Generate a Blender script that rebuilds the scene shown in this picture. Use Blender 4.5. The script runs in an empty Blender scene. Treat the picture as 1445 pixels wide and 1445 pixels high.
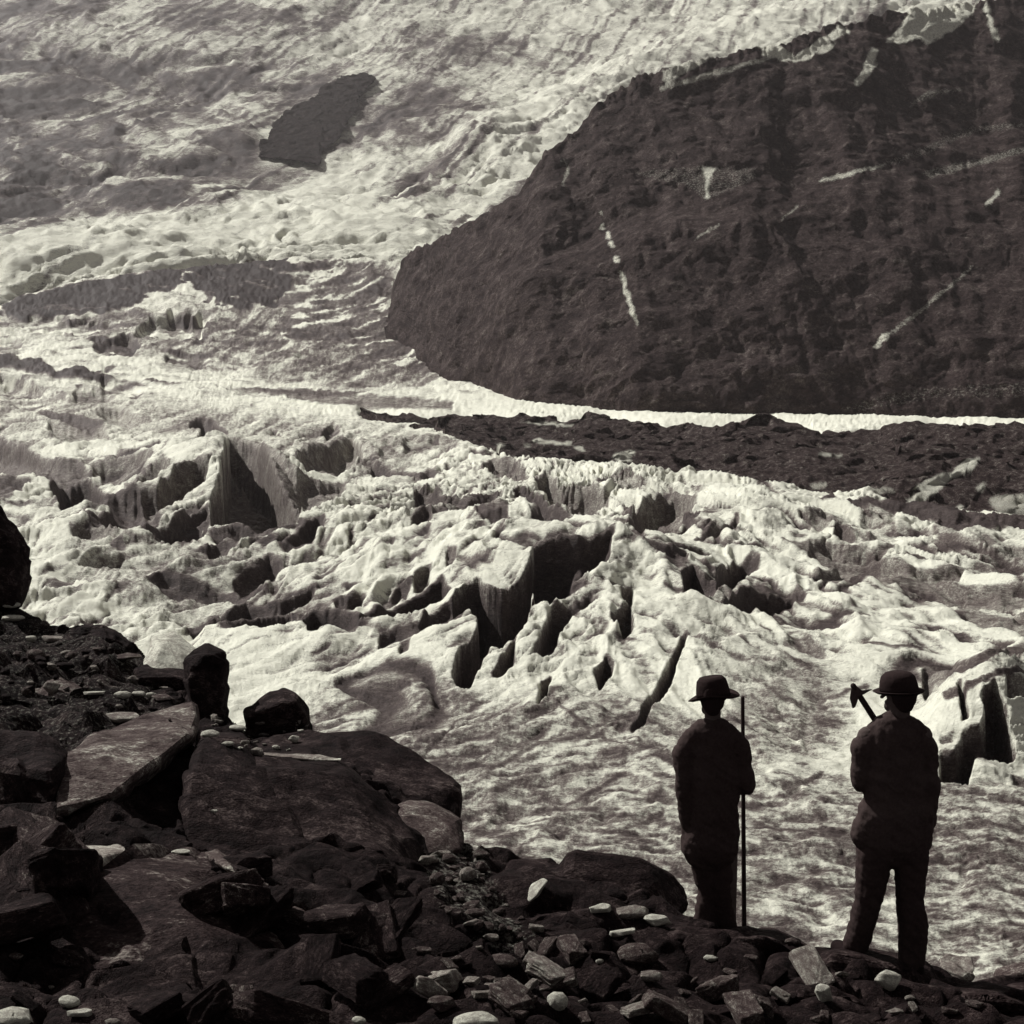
import bpy, bmesh, math, random
import numpy as np
from mathutils import Vector, Matrix
from mathutils.bvhtree import BVHTree
from mathutils.kdtree import KDTree
C = bpy.context
col = C.scene.collection
R = math.radians

# ------------------------------------------------------------------ camera
F = 2290.0            # focal length in pixels of the 1445 px photograph
PIT = R(6.0)
cam_d = bpy.data.cameras.new('camera')
cam = bpy.data.objects.new('camera', cam_d); col.objects.link(cam)
cam.location = (0, 0, 0)
cam.rotation_euler = (R(90) - PIT, 0, 0)
cam_d.sensor_width = 36; cam_d.lens = 36 * F / 1445
cam_d.clip_start = 0.1; cam_d.clip_end = 30000
C.scene.camera = cam
C.scene.view_settings.view_transform = 'Standard'
C.scene.view_settings.look = 'None'
C.scene.view_settings.exposure = 0.13
C.scene.view_settings.gamma = 1.0
C.scene.view_settings.use_curve_mapping = False

# ------------------------------------------------------------------ light: sun ahead of the camera, high on the left
SUN_AZ = -52.0      # degrees from straight ahead, negative = left
SUN_EL = 43.0
sd = Vector((math.sin(R(SUN_AZ)) * math.cos(R(SUN_EL)), math.cos(R(SUN_AZ)) * math.cos(R(SUN_EL)), math.sin(R(SUN_EL))))
sun_d = bpy.data.lights.new('sun', 'SUN'); sun = bpy.data.objects.new('sun', sun_d); col.objects.link(sun)
sun_d.energy = 4.9; sun_d.angle = R(0.5); sun_d.color = (1.0, 0.985, 0.94)
sun.rotation_euler = sd.to_track_quat('Z', 'Y').to_euler()
w = bpy.data.worlds.new('World'); C.scene.world = w; w.use_nodes = True
nt = w.node_tree; nt.nodes.clear()
wo = nt.nodes.new('ShaderNodeOutputWorld'); bg = nt.nodes.new('ShaderNodeBackground')
sky = nt.nodes.new('ShaderNodeTexSky'); sky.sky_type = 'NISHITA'; sky.sun_disc = False
sky.sun_elevation = R(SUN_EL); sky.sun_rotation = R(SUN_AZ)
bw = nt.nodes.new('ShaderNodeRGBToBW'); tint = nt.nodes.new('ShaderNodeVectorMath'); tint.operation = 'MULTIPLY'
tint.inputs[1].default_value = (1.0, 0.95, 0.95)      # monochrome print: a neutral sky
nt.links.new(sky.outputs[0], bw.inputs[0]); nt.links.new(bw.outputs[0], tint.inputs[0])
nt.links.new(tint.outputs[0], bg.inputs[0]); bg.inputs[1].default_value = 0.06
nt.links.new(bg.outputs[0], wo.inputs[0])

# ------------------------------------------------------------------ pixel <-> world
def slope_of(py, px=722.5):          # z / Y of the ray through a pixel
    v = -(np.asarray(py, float) - 722.5) / F
    return (v * math.cos(PIT) - math.sin(PIT)) / (v * math.sin(PIT) + math.cos(PIT))
def xr_of(px, py):                   # X / Y of the ray through a pixel
    v = -(np.asarray(py, float) - 722.5) / F
    return ((np.asarray(px, float) - 722.5) / F) / (v * math.sin(PIT) + math.cos(PIT))
def at(px, py, Y):
    return Vector((float(xr_of(px, py)) * Y, Y, float(slope_of(py)) * Y))
def project(X, Y, Z):
    d = Y * math.cos(PIT) - Z * math.sin(PIT)
    up = Y * math.sin(PIT) + Z * math.cos(PIT)
    return 722.5 + F * X / d, 722.5 - F * up / d

# ------------------------------------------------------------------ numpy noise
def _hash(ix, iy, iz, seed):
    h = (ix.astype(np.uint32) * np.uint32(374761393) + iy.astype(np.uint32) * np.uint32(668265263)
         + iz.astype(np.uint32) * np.uint32(2147483647) + np.uint32(seed * 144665 + 77))
    h = (h ^ (h >> np.uint32(13))) * np.uint32(1274126177)
    h = h ^ (h >> np.uint32(16))
    return (h & np.uint32(0xffffff)).astype(np.float32) / np.float32(0xffffff) * 2 - 1
def vn3(x, y, z, seed=0):
    x = np.asarray(x, np.float32); y = np.asarray(y, np.float32); z = np.asarray(z, np.float32)
    x, y, z = np.broadcast_arrays(x, y, z)
    x0 = np.floor(x); y0 = np.floor(y); z0 = np.floor(z)
    fx = x - x0; fy = y - y0; fz = z - z0
    fx = fx * fx * (3 - 2 * fx); fy = fy * fy * (3 - 2 * fy); fz = fz * fz * (3 - 2 * fz)
    ix = x0.astype(np.int64); iy = y0.astype(np.int64); iz = z0.astype(np.int64)
    def H(a, b, c): return _hash(ix + a, iy + b, iz + c, seed)
    a = H(0,0,0) * (1 - fx) + H(1,0,0) * fx
    b = H(0,1,0) * (1 - fx) + H(1,1,0) * fx
    r0 = a * (1 - fy) + b * fy
    a = H(0,0,1) * (1 - fx) + H(1,0,1) * fx
    b = H(0,1,1) * (1 - fx) + H(1,1,1) * fx
    r1 = a * (1 - fy) + b * fy
    return r0 * (1 - fz) + r1 * fz
def vn2(x, y, seed=0):
    x = np.asarray(x, np.float32); y = np.asarray(y, np.float32)
    x, y = np.broadcast_arrays(x, y)
    x0 = np.floor(x); y0 = np.floor(y); fx = x - x0; fy = y - y0
    fx = fx * fx * (3 - 2 * fx); fy = fy * fy * (3 - 2 * fy)
    ix = x0.astype(np.int64); iy = y0.astype(np.int64); iz = np.zeros(ix.shape, np.int64)
    a = _hash(ix, iy, iz, seed) * (1 - fx) + _hash(ix + 1, iy, iz, seed) * fx
    b = _hash(ix, iy + 1, iz, seed) * (1 - fx) + _hash(ix + 1, iy + 1, iz, seed) * fx
    return a * (1 - fy) + b * fy
def fbm2(x, y, oct=4, seed=0, gain=.5):
    s = 0; a = 1.0
    for i in range(oct):
        k = 2.03 ** i; ca, sa = math.cos(i * 1.1), math.sin(i * 1.1)
        s = s + a * vn2((x * ca - y * sa) * k + i * 7.3, (x * sa + y * ca) * k - i * 3.1, seed + i); a *= gain
    return s
def ridge2(x, y, oct=4, seed=0, gain=.5):
    s = 0; a = 1.0
    for i in range(oct):
        k = 2.07 ** i; ca, sa = math.cos(i * .7), math.sin(i * .7)
        s = s + a * (1 - 2 * np.abs(vn2((x * ca - y * sa) * k + i * 5.3, (x * sa + y * ca) * k + i * 9.1, seed + i))); a *= gain
    return s
def fbm3(x, y, z, oct=4, seed=0, gain=.5):
    s = 0; a = 1.0
    for i in range(oct):
        k = 2.03 ** i
        s = s + a * vn3(x * k + i * 3.7, y * k + i * 1.9, z * k - i * 2.3, seed + i); a *= gain
    return s
def sstep(a, b, x):
    t = np.clip((x - a) / (b - a), 0, 1); return t * t * (3 - 2 * t)
def interp(x, pts):
    p = np.array(pts, float); o = np.argsort(p[:, 0]); return np.interp(x, p[o, 0], p[o, 1])

# ------------------------------------------------------------------ outlines traced from the photograph, rasterised once to steer relief, dirty ice and painted wall shade
N = 1445
def region(ox, oy, s):
    return lambda pts: [(ox + a / s, oy + b / s) for a, b in pts]
RA = region(0, 450, 2.89); RB = region(450, 500, 2.628); RC = region(900, 550, 2.651); RD = region(900, 900, 2.651)
RE = region(0, 330, 2.258); RF = region(0, 0, 1.979); RG = region(715, 0, 1.979); RS = region(1000, 880, 2.78)
def poly_mask(pts):
    pts = [(max(-3, x) if x > 1 else -60 if x <= 1 else x, y) for x, y in pts]
    pts = [(1500 if x >= 1443 else x, y) for x, y in pts]
    m = np.zeros((N, N), bool)
    xs = [p[0] for p in pts]; ys = [p[1] for p in pts]
    x0, x1 = max(0, int(min(xs))), min(N, int(max(xs)) + 2); y0, y1 = max(0, int(min(ys))), min(N, int(max(ys)) + 2)
    if x1 <= x0 or y1 <= y0: return m
    gx, gy = np.meshgrid(np.arange(x0, x1) + .5, np.arange(y0, y1) + .5)
    ins = np.zeros(gx.shape, bool)
    n = len(pts)
    for i in range(n):
        xa, ya = pts[i]; xb, yb = pts[(i + 1) % n]
        if ya == yb: continue
        c = ((ya > gy) != (yb > gy)) & (gx < (xb - xa) * (gy - ya) / (yb - ya) + xa)
        ins ^= c
    m[y0:y1, x0:x1] = ins
    return m
def blur(a, r):
    r = int(r)
    if r < 1: return a
    for _ in range(2):
        for ax in (0, 1):
            p = np.pad(a, [(r + 1, r) if k == ax else (0, 0) for k in (0, 1)], mode='edge')
            c = np.cumsum(p, axis=ax, dtype=np.float64)
            a = (c[2 * r + 1:] - c[:-2 * r - 1]) / (2 * r + 1) if ax == 0 else (c[:, 2 * r + 1:] - c[:, :-2 * r - 1]) / (2 * r + 1)
    return a.astype(np.float32)
def sample(img, px, py):
    x = np.clip(px - .5, 0, N - 1.001); y = np.clip(py - .5, 0, N - 1.001)
    x0 = x.astype(int); y0 = y.astype(int); fx = x - x0; fy = y - y0
    return (img[y0, x0] * (1 - fx) + img[y0, x0 + 1] * fx) * (1 - fy) + (img[y0 + 1, x0] * (1 - fx) + img[y0 + 1, x0 + 1] * fx) * fy

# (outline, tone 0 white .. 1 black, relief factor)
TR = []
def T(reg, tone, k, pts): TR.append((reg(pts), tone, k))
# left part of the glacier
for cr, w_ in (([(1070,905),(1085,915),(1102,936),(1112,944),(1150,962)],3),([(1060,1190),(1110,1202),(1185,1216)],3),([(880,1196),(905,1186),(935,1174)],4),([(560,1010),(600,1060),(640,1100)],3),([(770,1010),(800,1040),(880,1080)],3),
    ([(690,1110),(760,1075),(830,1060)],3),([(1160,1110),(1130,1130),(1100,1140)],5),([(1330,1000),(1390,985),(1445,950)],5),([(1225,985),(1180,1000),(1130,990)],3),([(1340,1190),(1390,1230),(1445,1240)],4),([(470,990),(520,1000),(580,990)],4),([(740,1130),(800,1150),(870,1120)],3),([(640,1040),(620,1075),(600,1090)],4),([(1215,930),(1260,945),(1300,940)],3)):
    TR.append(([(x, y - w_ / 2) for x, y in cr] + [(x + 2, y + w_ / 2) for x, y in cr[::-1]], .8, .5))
T(RA, .35, .3, [(0,300),(130,380),(280,350),(270,320),(150,280),(60,240),(0,240)])
T(RA, .72, .5, [(0,470),(60,520),(180,590),(330,610),(380,650),(200,690),(130,660),(0,680)])
T(RA, .85, .8, [(150,390),(300,400),(430,440),(380,450),(200,415)])
T(RA, .5, .5, [(190,430),(420,450),(440,500),(320,520),(200,470)])
T(RA, .85, .8, [(760,440),(800,415),(870,420),(930,485),(860,485),(810,505),(830,470),(770,455)])
T(RA, .7, 1, [(930,505),(1000,520),(1060,530),(1100,560),(1230,800),(1200,850),(1080,895),(980,870),(850,850),(860,760),(900,690),(905,600)])
T(RA, .62, .6, [(1060,525),(1130,560),(1200,640),(1300,690),(1420,700),(1380,760),(1240,820),(1100,580)])
T(RA, .58, .7, [(1190,570),(1230,540),(1330,525),(1445,500),(1475,560),(1445,600),(1380,650),(1250,640)])
T(RA, .66, .8, [(860,570),(860,610),(830,690),(740,750),(600,820),(560,740),(640,720),(720,620),(800,575)])
T(RA, .6, .6, [(480,590),(620,555),(560,640),(480,690),(420,690),(370,620)])
T(RA, .62, .6, [(660,590),(690,600),(640,680),(580,720),(500,715),(560,670)])
T(RA, .85, .8, [(200,700),(260,670),(360,680),(430,750),(560,740),(640,800),(600,830),(500,830),(440,780),(330,780),(250,800)])
T(RA, .85, .8, [(330,850),(450,800),(640,810),(690,820),(640,860),(560,900),(480,880),(380,880)])
T(RA, .9, .8, [(640,890),(760,830),(850,790),(850,850),(780,930),(700,950),(600,920),(560,900)])
T(RA, .9, .8, [(840,900),(960,880),(1100,900),(1200,870),(1250,900),(1100,930),(980,950),(880,930)])
T(RA, .85, .8, [(720,1000),(860,960),(990,950),(920,1010),(880,1040),(850,1010)])
T(RA, .9, .8, [(570,1130),(660,1100),(800,1105),(960,1100),(1100,1120),(960,1150),(700,1150)])
T(RA, .88, .8, [(900,1230),(1000,1180),(1150,1190),(1290,1120),(1260,1180),(1130,1230),(1000,1270),(900,1270)])
T(RA, .85, .8, [(740,1290),(900,1270),(880,1310),(800,1320)])
T(RA, .88, .8, [(890,1330),(1050,1270),(1200,1250),(1180,1310),(1050,1350),(900,1345)])
T(RA, .88, .8, [(1220,1290),(1280,1245),(1380,1250),(1445,1280),(1480,1310),(1445,1340),(1300,1350),(1240,1340)])
T(RA, .85, .8, [(1360,1190),(1445,1180),(1445,1250),(1370,1220)])
T(RA, .9, .8, [(1000,960),(1160,950),(1300,880),(1330,880),(1290,950),(1200,990),(1100,970)])
T(RA, .85, .7, [(940,1080),(1100,1010),(1160,1020),(1120,1080),(980,1110)])
T(RA, .85, .7, [(0,690),(120,690),(90,740),(0,740)])
T(RA, .8, .7, [(0,745),(60,755),(20,780),(0,770)])
T(RA, .6, .4, [(420,250),(600,290),(560,330),(400,300)])
T(RA, .5, .5, [(300,300),(420,290),(480,320),(430,350),(310,340)])
T(RA, .5, .5, [(390,380),(480,370),(620,430),(520,450),(430,430)])
T(RA, .9, .8, [(450,970),(500,965),(515,985),(480,995),(450,985)])
T(RA, .55, .5, [(280,900),(420,890),(560,960),(440,940),(330,960)])
# centre
T(RB, .85, .8, [(200,420),(240,430),(280,460),(370,470),(410,450),(450,460),(400,490),(340,480),(280,475),(200,470)])
T(RB, .85, .9, [(345,560),(360,530),(420,540),(470,565),(560,580),(640,560),(660,560),(640,590),(560,600),(440,600),(370,598)])
T(RB, .9, .8, [(550,610),(620,635),(695,630),(700,670),(640,665),(590,640)])
T(RB, .85, .8, [(330,680),(345,650),(400,620),(420,630),(400,660),(370,690)])
T(RB, .88, .8, [(720,560),(740,535),(800,570),(870,610),(980,650),(1100,670),(1000,670),(880,672),(810,665),(790,640),(860,630)])
T(RB, .62, .8, [(800,500),(850,480),(900,520),(1000,520),(1070,540),(1060,590),(990,640),(900,600),(830,560)])
T(RB, .65, .7, [(600,440),(640,400),(720,415),(760,450),(780,500),(700,480),(640,465)])
T(RB, .62, .8, [(1160,620),(1200,560),(1314,550),(1400,560),(1380,600),(1330,640),(1240,690),(1180,650)])
T(RB, .9, .8, [(1120,680),(1220,700),(1200,720),(1140,710)])
T(RB, .93, 1, [(800,760),(870,745),(1000,745),(1100,720),(1080,770),(1040,830),(1000,870),(940,880),(920,960),(880,1010),(850,1040),(830,1000),(790,1020),(750,1100),(700,1140),(640,1150),(600,1200),(560,1290),(520,1290),(490,1240),(540,1120),(600,1060),(560,1010),(470,1000),(540,930),(590,900),(620,920),(680,920),(750,860),(790,800)])
T(RB, .9, .9, [(860,1040),(930,1010),(1010,950),(1015,990),(940,1020),(880,1130),(830,1190),(770,1180),(800,1120)])
T(RB, .85, .9, [(1080,1040),(1160,980),(1170,1060),(1140,1110),(1100,1080)])
T(RB, .8, .9, [(1120,900),(1165,900),(1165,980),(1130,960)])
T(RB, .92, 1, [(0,1000),(80,1005),(150,1030),(240,990),(330,940),(460,885),(490,940),(400,980),(250,1050),(100,1090),(0,1105),(-40,1110),(-40,1010)])
T(RB, .85, .8, [(40,950),(170,935),(140,1000),(60,990)])
T(RB, .85, .8, [(260,930),(300,880),(350,870),(320,920),(270,945)])
T(RB, .7, .8, [(350,850),(420,810),(400,890),(360,900)])
T(RB, .88, .8, [(220,1110),(280,1090),(370,1060),(430,1010),(480,990),(560,1010),(520,1040),(430,1080),(320,1110),(260,1140),(225,1145)])
T(RB, .8, .8, [(300,1160),(340,1140),(330,1180),(300,1200)])
T(RB, .9, .8, [(1020,1260),(1060,1200),(1090,1220),(1080,1290),(1040,1320)])
T(RB, .92, .9, [(810,1390),(820,1290),(860,1270),(840,1330),(900,1330),(830,1350)])
T(RB, .85, .8, [(640,1260),(700,1170),(730,1120),(720,1220),(690,1260)])
T(RB, .5, .4, [(1200,745),(1314,790),(1340,820),(1314,830),(1230,780)])
T(RB, .7, .6, [(480,780),(520,795),(500,830),(470,840)])
T(RB, .85, .7, [(80,880),(160,880),(110,900)])
T(RB, .85, .7, [(0,840),(60,830),(0,860),(-30,870)])
T(RB, .45, .4, [(300,330),(330,310),(430,320),(530,345),(480,370),(380,350),(320,370)])
T(RB, .5, .4, [(240,350),(290,370),(260,400),(180,395)])
T(RB, .45, .4, [(0,300),(50,260),(80,300),(30,330)])
T(RB, .5, .4, [(20,400),(110,395),(90,440),(10,460)])
T(RB, .5, .5, [(1080,470),(1140,480),(1200,500),(1190,530),(1110,520)])
T(RB, .9, .8, [(1185,1420),(1215,1370),(1255,1300),(1290,1230),(1360,1080),(1372,1090),(1330,1200),(1295,1310),(1240,1380),(1205,1440),(1160,1470),(1150,1450)])
#T(RB, .5, .3, [(250,1290),(350,1250),(500,1290),(520,1380),(330,1400),(220,1350)])
# right
T(RC, .75, .7, [(0,480),(60,470),(110,480),(160,500),(130,540),(90,555),(0,550),(-40,530)])
T(RC, .85, .8, [(210,590),(290,540),(370,495),(380,510),(330,560),(320,585),(250,590)])
T(RC, .85, .8, [(10,620),(90,650),(180,660),(190,690),(150,705),(80,670)])
T(RC, .9, .9, [(160,735),(210,715),(280,770),(310,800),(270,830),(230,835),(170,800)])
T(RC, .9, .9, [(290,760),(300,720),(350,685),(420,680),(460,700),(400,720),(390,780),(340,800),(300,800)])
T(RC, .9, .9, [(310,860),(390,815),(470,820),(590,825),(570,870),(480,890),(380,890)])
T(RC, .62, .25, [(530,610),(720,620),(860,640),(920,680),(1020,700),(1230,710),(1200,740),(1100,740),(1230,780),(1445,790),(1445,860),(1300,850),(1150,830),(1080,820),(960,780),(800,770),(740,800),(640,740),(760,720),(640,660)])
T(RC, .75, .6, [(960,620),(900,685),(830,660),(870,650)])
T(RC, .6, .5, [(1200,880),(1445,960),(1445,990),(1300,940),(1260,930)])
T(RC, .75, .5, [(1060,1100),(1200,1080),(1340,1040),(1445,970),(1445,1000),(1350,1060),(1200,1110),(1080,1120)])
T(RC, .8, .5, [(1100,650),(1180,670),(1130,658)])
T(RC, .55, .5, [(620,500),(700,490),(750,520),(700,540),(660,530)])
T(RC, .8, .7, [(740,540),(760,540),(820,590),(790,600),(720,590)])
T(RC, .4, .4, [(820,500),(970,490),(960,540),(850,555)])
T(RC, .45, .4, [(1130,520),(1250,520),(1280,570),(1200,590),(1100,560)])
T(RC, .5, .4, [(1270,650),(1380,640),(1445,660),(1380,680)])
# right-hand serac beside the second man
T(RD, .88, .8, [(1130,480),(1180,470),(1220,400),(1280,390),(1300,330),(1290,270),(1330,235),(1380,330),(1410,490),(1350,500),(1260,490),(1230,600),(1180,590),(1125,580)])
T(RD, .8, .8, [(1200,220),(1215,220),(1235,350),(1215,360),(1200,290)])
T(RD, .6, .8, [(1380,200),(1445,250),(1445,320),(1380,280)])
T(RD, .6, .6, [(1130,430),(1190,390),(1180,420),(1140,450)])
T(RD, .6, .5, [(1060,250),(1060,180),(1120,180),(1190,185),(1110,215),(1070,270)])
T(RD, .8, .5, [(1390,560),(1445,600),(1445,640),(1400,600)])
T(RD, .8, .6, [(1120,1190),(1190,1250),(1280,1240),(1240,1270),(1180,1270)])
T(RD, .6, .1, [(1200,930),(1230,870),(1270,880),(1240,900),(1230,950),(1210,970)])
T(RD, .5, .06, [(600,320),(700,310),(760,350),(680,370),(640,420),(640,470),(620,430),(610,350)])
T(RD, .75, .4, [(590,530),(640,515),(620,535)])
T(RD, .6, .4, [(540,655),(600,620),(610,650),(560,665)])
# upper ice fall dark wedges
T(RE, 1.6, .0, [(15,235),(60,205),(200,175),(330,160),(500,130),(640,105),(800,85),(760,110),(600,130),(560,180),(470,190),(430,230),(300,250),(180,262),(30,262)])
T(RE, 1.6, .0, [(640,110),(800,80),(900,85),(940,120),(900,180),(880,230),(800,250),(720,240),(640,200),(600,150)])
T(RE, .72, 0, [(880,110),(1050,90),(1180,100),(1290,200),(1310,330),(1390,440),(1330,440),(1200,400),(1100,360),(950,350),(880,330),(900,230)])
T(RE, .55, .4, [(470,270),(600,250),(700,260),(640,330),(520,340),(420,330)])
T(RE, .7, .4, [(290,345),(400,330),(450,350),(420,390),(330,385)])
T(RE, .75, .4, [(500,380),(640,400),(700,420),(640,430),(520,410)])
T(RE, .35, .3, [(0,250),(200,270),(420,300),(280,330),(120,310),(0,290)])
T(RE, .5, .3, [(0,350),(60,345),(110,370),(60,385),(0,375)])
T(RE, .6, .2, [(880,500),(1100,515),(1300,530),(1445,545),(1440,560),(1200,550),(1000,540),(920,530)])
FINS = [RE(p) for p in ([(600,265),(690,200),(705,212),(610,275)],[(660,330),(740,270),(830,222),(845,235),(760,290),(690,335)],[(780,350),(850,305),(864,325),(810,355)],[(480,255),(560,212),(640,192),(640,205),(560,235),(490,265)],[(740,203),(790,182),(790,192)],[(800,148),(880,168),(875,180),(800,162)],[(860,112),(910,128),(905,138),(850,122)],[(700,235),(760,205),(765,213),(710,245)],[(60,228),(200,195),(200,201),(70,236)],[(300,215),(400,190),(400,198),(310,222)])] + [RB(p) for p in ([(800,900),(805,1000),(783,1005),(788,900)], [(850,1000),(800,1050),(770,1120),(700,1240),(760,1260),(800,1160),(865,1040)],
        [(590,1065),(490,1160),(465,1245),(495,1250),(515,1165),(600,1090)], [(705,1120),(640,1180),(560,1300),(590,1310),(660,1220),(712,1140)],
        [(1000,880),(940,890),(930,960),(900,1020),(940,1000),(1010,930)])]

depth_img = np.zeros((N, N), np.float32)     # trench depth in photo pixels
tone_img = np.zeros((N, N), np.float32)  # shade of the crevasse walls painted into the ice colour, plus dirty streaks
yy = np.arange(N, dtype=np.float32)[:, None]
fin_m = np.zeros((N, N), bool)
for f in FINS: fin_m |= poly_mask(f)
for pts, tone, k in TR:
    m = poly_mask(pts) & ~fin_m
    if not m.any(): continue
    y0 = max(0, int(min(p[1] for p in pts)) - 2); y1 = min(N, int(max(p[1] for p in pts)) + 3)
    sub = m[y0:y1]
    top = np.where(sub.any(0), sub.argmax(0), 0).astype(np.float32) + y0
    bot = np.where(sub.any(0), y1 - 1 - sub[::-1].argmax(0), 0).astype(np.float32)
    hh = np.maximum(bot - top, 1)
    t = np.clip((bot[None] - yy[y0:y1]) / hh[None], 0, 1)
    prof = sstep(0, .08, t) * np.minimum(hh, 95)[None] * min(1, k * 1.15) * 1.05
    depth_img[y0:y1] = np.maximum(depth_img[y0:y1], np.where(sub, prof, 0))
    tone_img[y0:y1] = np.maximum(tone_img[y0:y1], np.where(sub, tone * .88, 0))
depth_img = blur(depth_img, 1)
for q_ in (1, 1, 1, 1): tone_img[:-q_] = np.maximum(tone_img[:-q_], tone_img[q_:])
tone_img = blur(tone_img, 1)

def mk_img(reg, plist, r):
    m = np.zeros((N, N), np.float32)
    for v, p in plist: m = np.maximum(m, poly_mask(reg(p)).astype(np.float32) * v)
    return blur(m, r)
IDN = region(0, 0, 1.0)
# soft dirty zones on the glacier (broken up by noise)
dirty_img = mk_img(IDN, [(.62, [(430,1010),(560,960),(700,1000),(860,1000),(1000,1040),(1100,980),(1200,1000),(1200,1060),(1060,1100),(1445,1130),(1445,1445),(300,1445),(380,1100)]),
    (.5, [(1040,930),(1180,940),(1190,1060),(1100,1080),(1060,1000)]),
    (.6, [(0,470),(120,450),(330,420),(560,370),(620,540),(500,560),(300,520),(100,480)]),
    (.5, [(0,540),(220,560),(460,590),(640,620),(560,700),(400,640),(200,620),(0,640)]),
    (.5, [(60,780),(300,780),(420,800),(300,880),(180,880)])], 14)
debris_img = mk_img(IDN, [(1, RA([(0,138),(60,150),(180,175),(230,215),(330,205),(420,235),(480,250),(400,262),(260,255),(100,215),(0,185)])),
    (1, RA([(575,262),(620,245),(680,270),(780,280),(700,280)])), (.8, RA([(900,290),(1100,292),(1445,308),(1445,322),(1180,318),(1000,302)])),
    (.9, RC([(590,420),(680,435),(720,405),(760,440),(880,435),(900,455),(1080,470),(1250,490),(1445,520),(1445,570),(1280,575),(1240,560),(1140,530),(1060,520),(1020,500),(870,475),(700,450)]))], 1)

# ------------------------------------------------------------------ materials
def M(name):
    m = bpy.data.materials.new(name); m.use_nodes = True
    t = m.node_tree; t.nodes.clear(); o = t.nodes.new('ShaderNodeOutputMaterial'); b = t.nodes.new('ShaderNodeBsdfPrincipled')
    t.links.new(b.outputs[0], o.inputs[0]); return m, t, b
def nz(t, scale, detail=8, rough=.6, vec=None, dist=0.0):
    n = t.nodes.new('ShaderNodeTexNoise'); n.inputs['Scale'].default_value = scale; n.inputs['Detail'].default_value = detail
    n.inputs['Roughness'].default_value = rough; n.inputs['Distortion'].default_value = dist
    if vec is not None: t.links.new(vec, n.inputs['Vector'])
    return n.outputs[0]
def math_n(t, op, a, b=None, c=None, clamp=False):
    n = t.nodes.new('ShaderNodeMath'); n.operation = op; n.use_clamp = clamp
    for i, v in enumerate((a, b, c)):
        if v is None: continue
        if isinstance(v, (int, float)): n.inputs[i].default_value = v
        else: t.links.new(v, n.inputs[i])
    return n.outputs[0]
def ramp(t, fac, stops):
    n = t.nodes.new('ShaderNodeValToRGB'); e = n.color_ramp.elements
    while len(e) < len(stops): e.new(.5)
    for i, (p, c) in enumerate(stops): e[i].position = p; e[i].color = (*c, 1)
    t.links.new(fac, n.inputs[0]); return n.outputs[0]
def bump(t, b, h, strength, dist):
    n = t.nodes.new('ShaderNodeBump'); n.inputs['Strength'].default_value = strength; n.inputs['Distance'].default_value = dist
    t.links.new(h, n.inputs['Height']); t.links.new(n.outputs[0], b.inputs['Normal'])
def coords(t, scale=(1, 1, 1), rot=(0, 0, 0)):
    c = t.nodes.new('ShaderNodeTexCoord'); m = t.nodes.new('ShaderNodeMapping')
    m.inputs['Scale'].default_value = scale; m.inputs['Rotation'].default_value = rot
    t.links.new(c.outputs['Object'], m.inputs['Vector']); return m.outputs[0]
def gray(v):     # monochrome print tint: warm whites, aubergine blacks
    k = min(1, max(0, v / .8)) ** .5
    return (v * (1.5 * (1 - k) ** 2.6 + 1.0 * (1 - (1 - k) ** 2.6)), v * (.78 * (1 - k) ** 2.6 + 1.0 * (1 - (1 - k) ** 2.6)), v * (.86 * (1 - k) ** 2.6 + .855 * (1 - (1 - k) ** 2.6)))
def attr(t, name):
    a = t.nodes.new('ShaderNodeAttribute'); a.attribute_name = name; return a.outputs['Fac']

def ice_material(name, sc, bd, contrast=.5, white=.82, bs=.6):
    m, t, b = M(name)
    v = coords(t); vs = coords(t, (.55, 1.0, 1.8), (0, 0, .35))
    d = attr(t, 'dirt_shade')
    n1 = nz(t, sc, 10, .72, v, .6); n2 = nz(t, sc * 5, 7, .75, vs, .8); n3 = nz(t, sc * .16, 5, .6, v, 1.0)
    x = math_n(t, 'MULTIPLY_ADD', math_n(t, 'SUBTRACT', n1, .5), contrast, d)
    x = math_n(t, 'MULTIPLY_ADD', math_n(t, 'SUBTRACT', n2, .5), contrast * 1.25, x)
    n4 = nz(t, sc * 17, 4, .65, v)
    x = math_n(t, 'MULTIPLY_ADD', math_n(t, 'SUBTRACT', n4, .5), contrast * .8, x)
    x = math_n(t, 'MULTIPLY_ADD', math_n(t, 'SUBTRACT', n3, .5), contrast * .5, x, clamp=True)
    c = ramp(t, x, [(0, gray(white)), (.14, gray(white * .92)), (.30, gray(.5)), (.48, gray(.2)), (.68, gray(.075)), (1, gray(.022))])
    t.links.new(c, b.inputs['Base Color']); b.inputs['Roughness'].default_value = .7
    b.inputs['Specular IOR Level'].default_value = .12
    bump(t, b, math_n(t, 'ADD', n1, math_n(t, 'MULTIPLY', n2, .5)), bs, bd)
    return m
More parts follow.
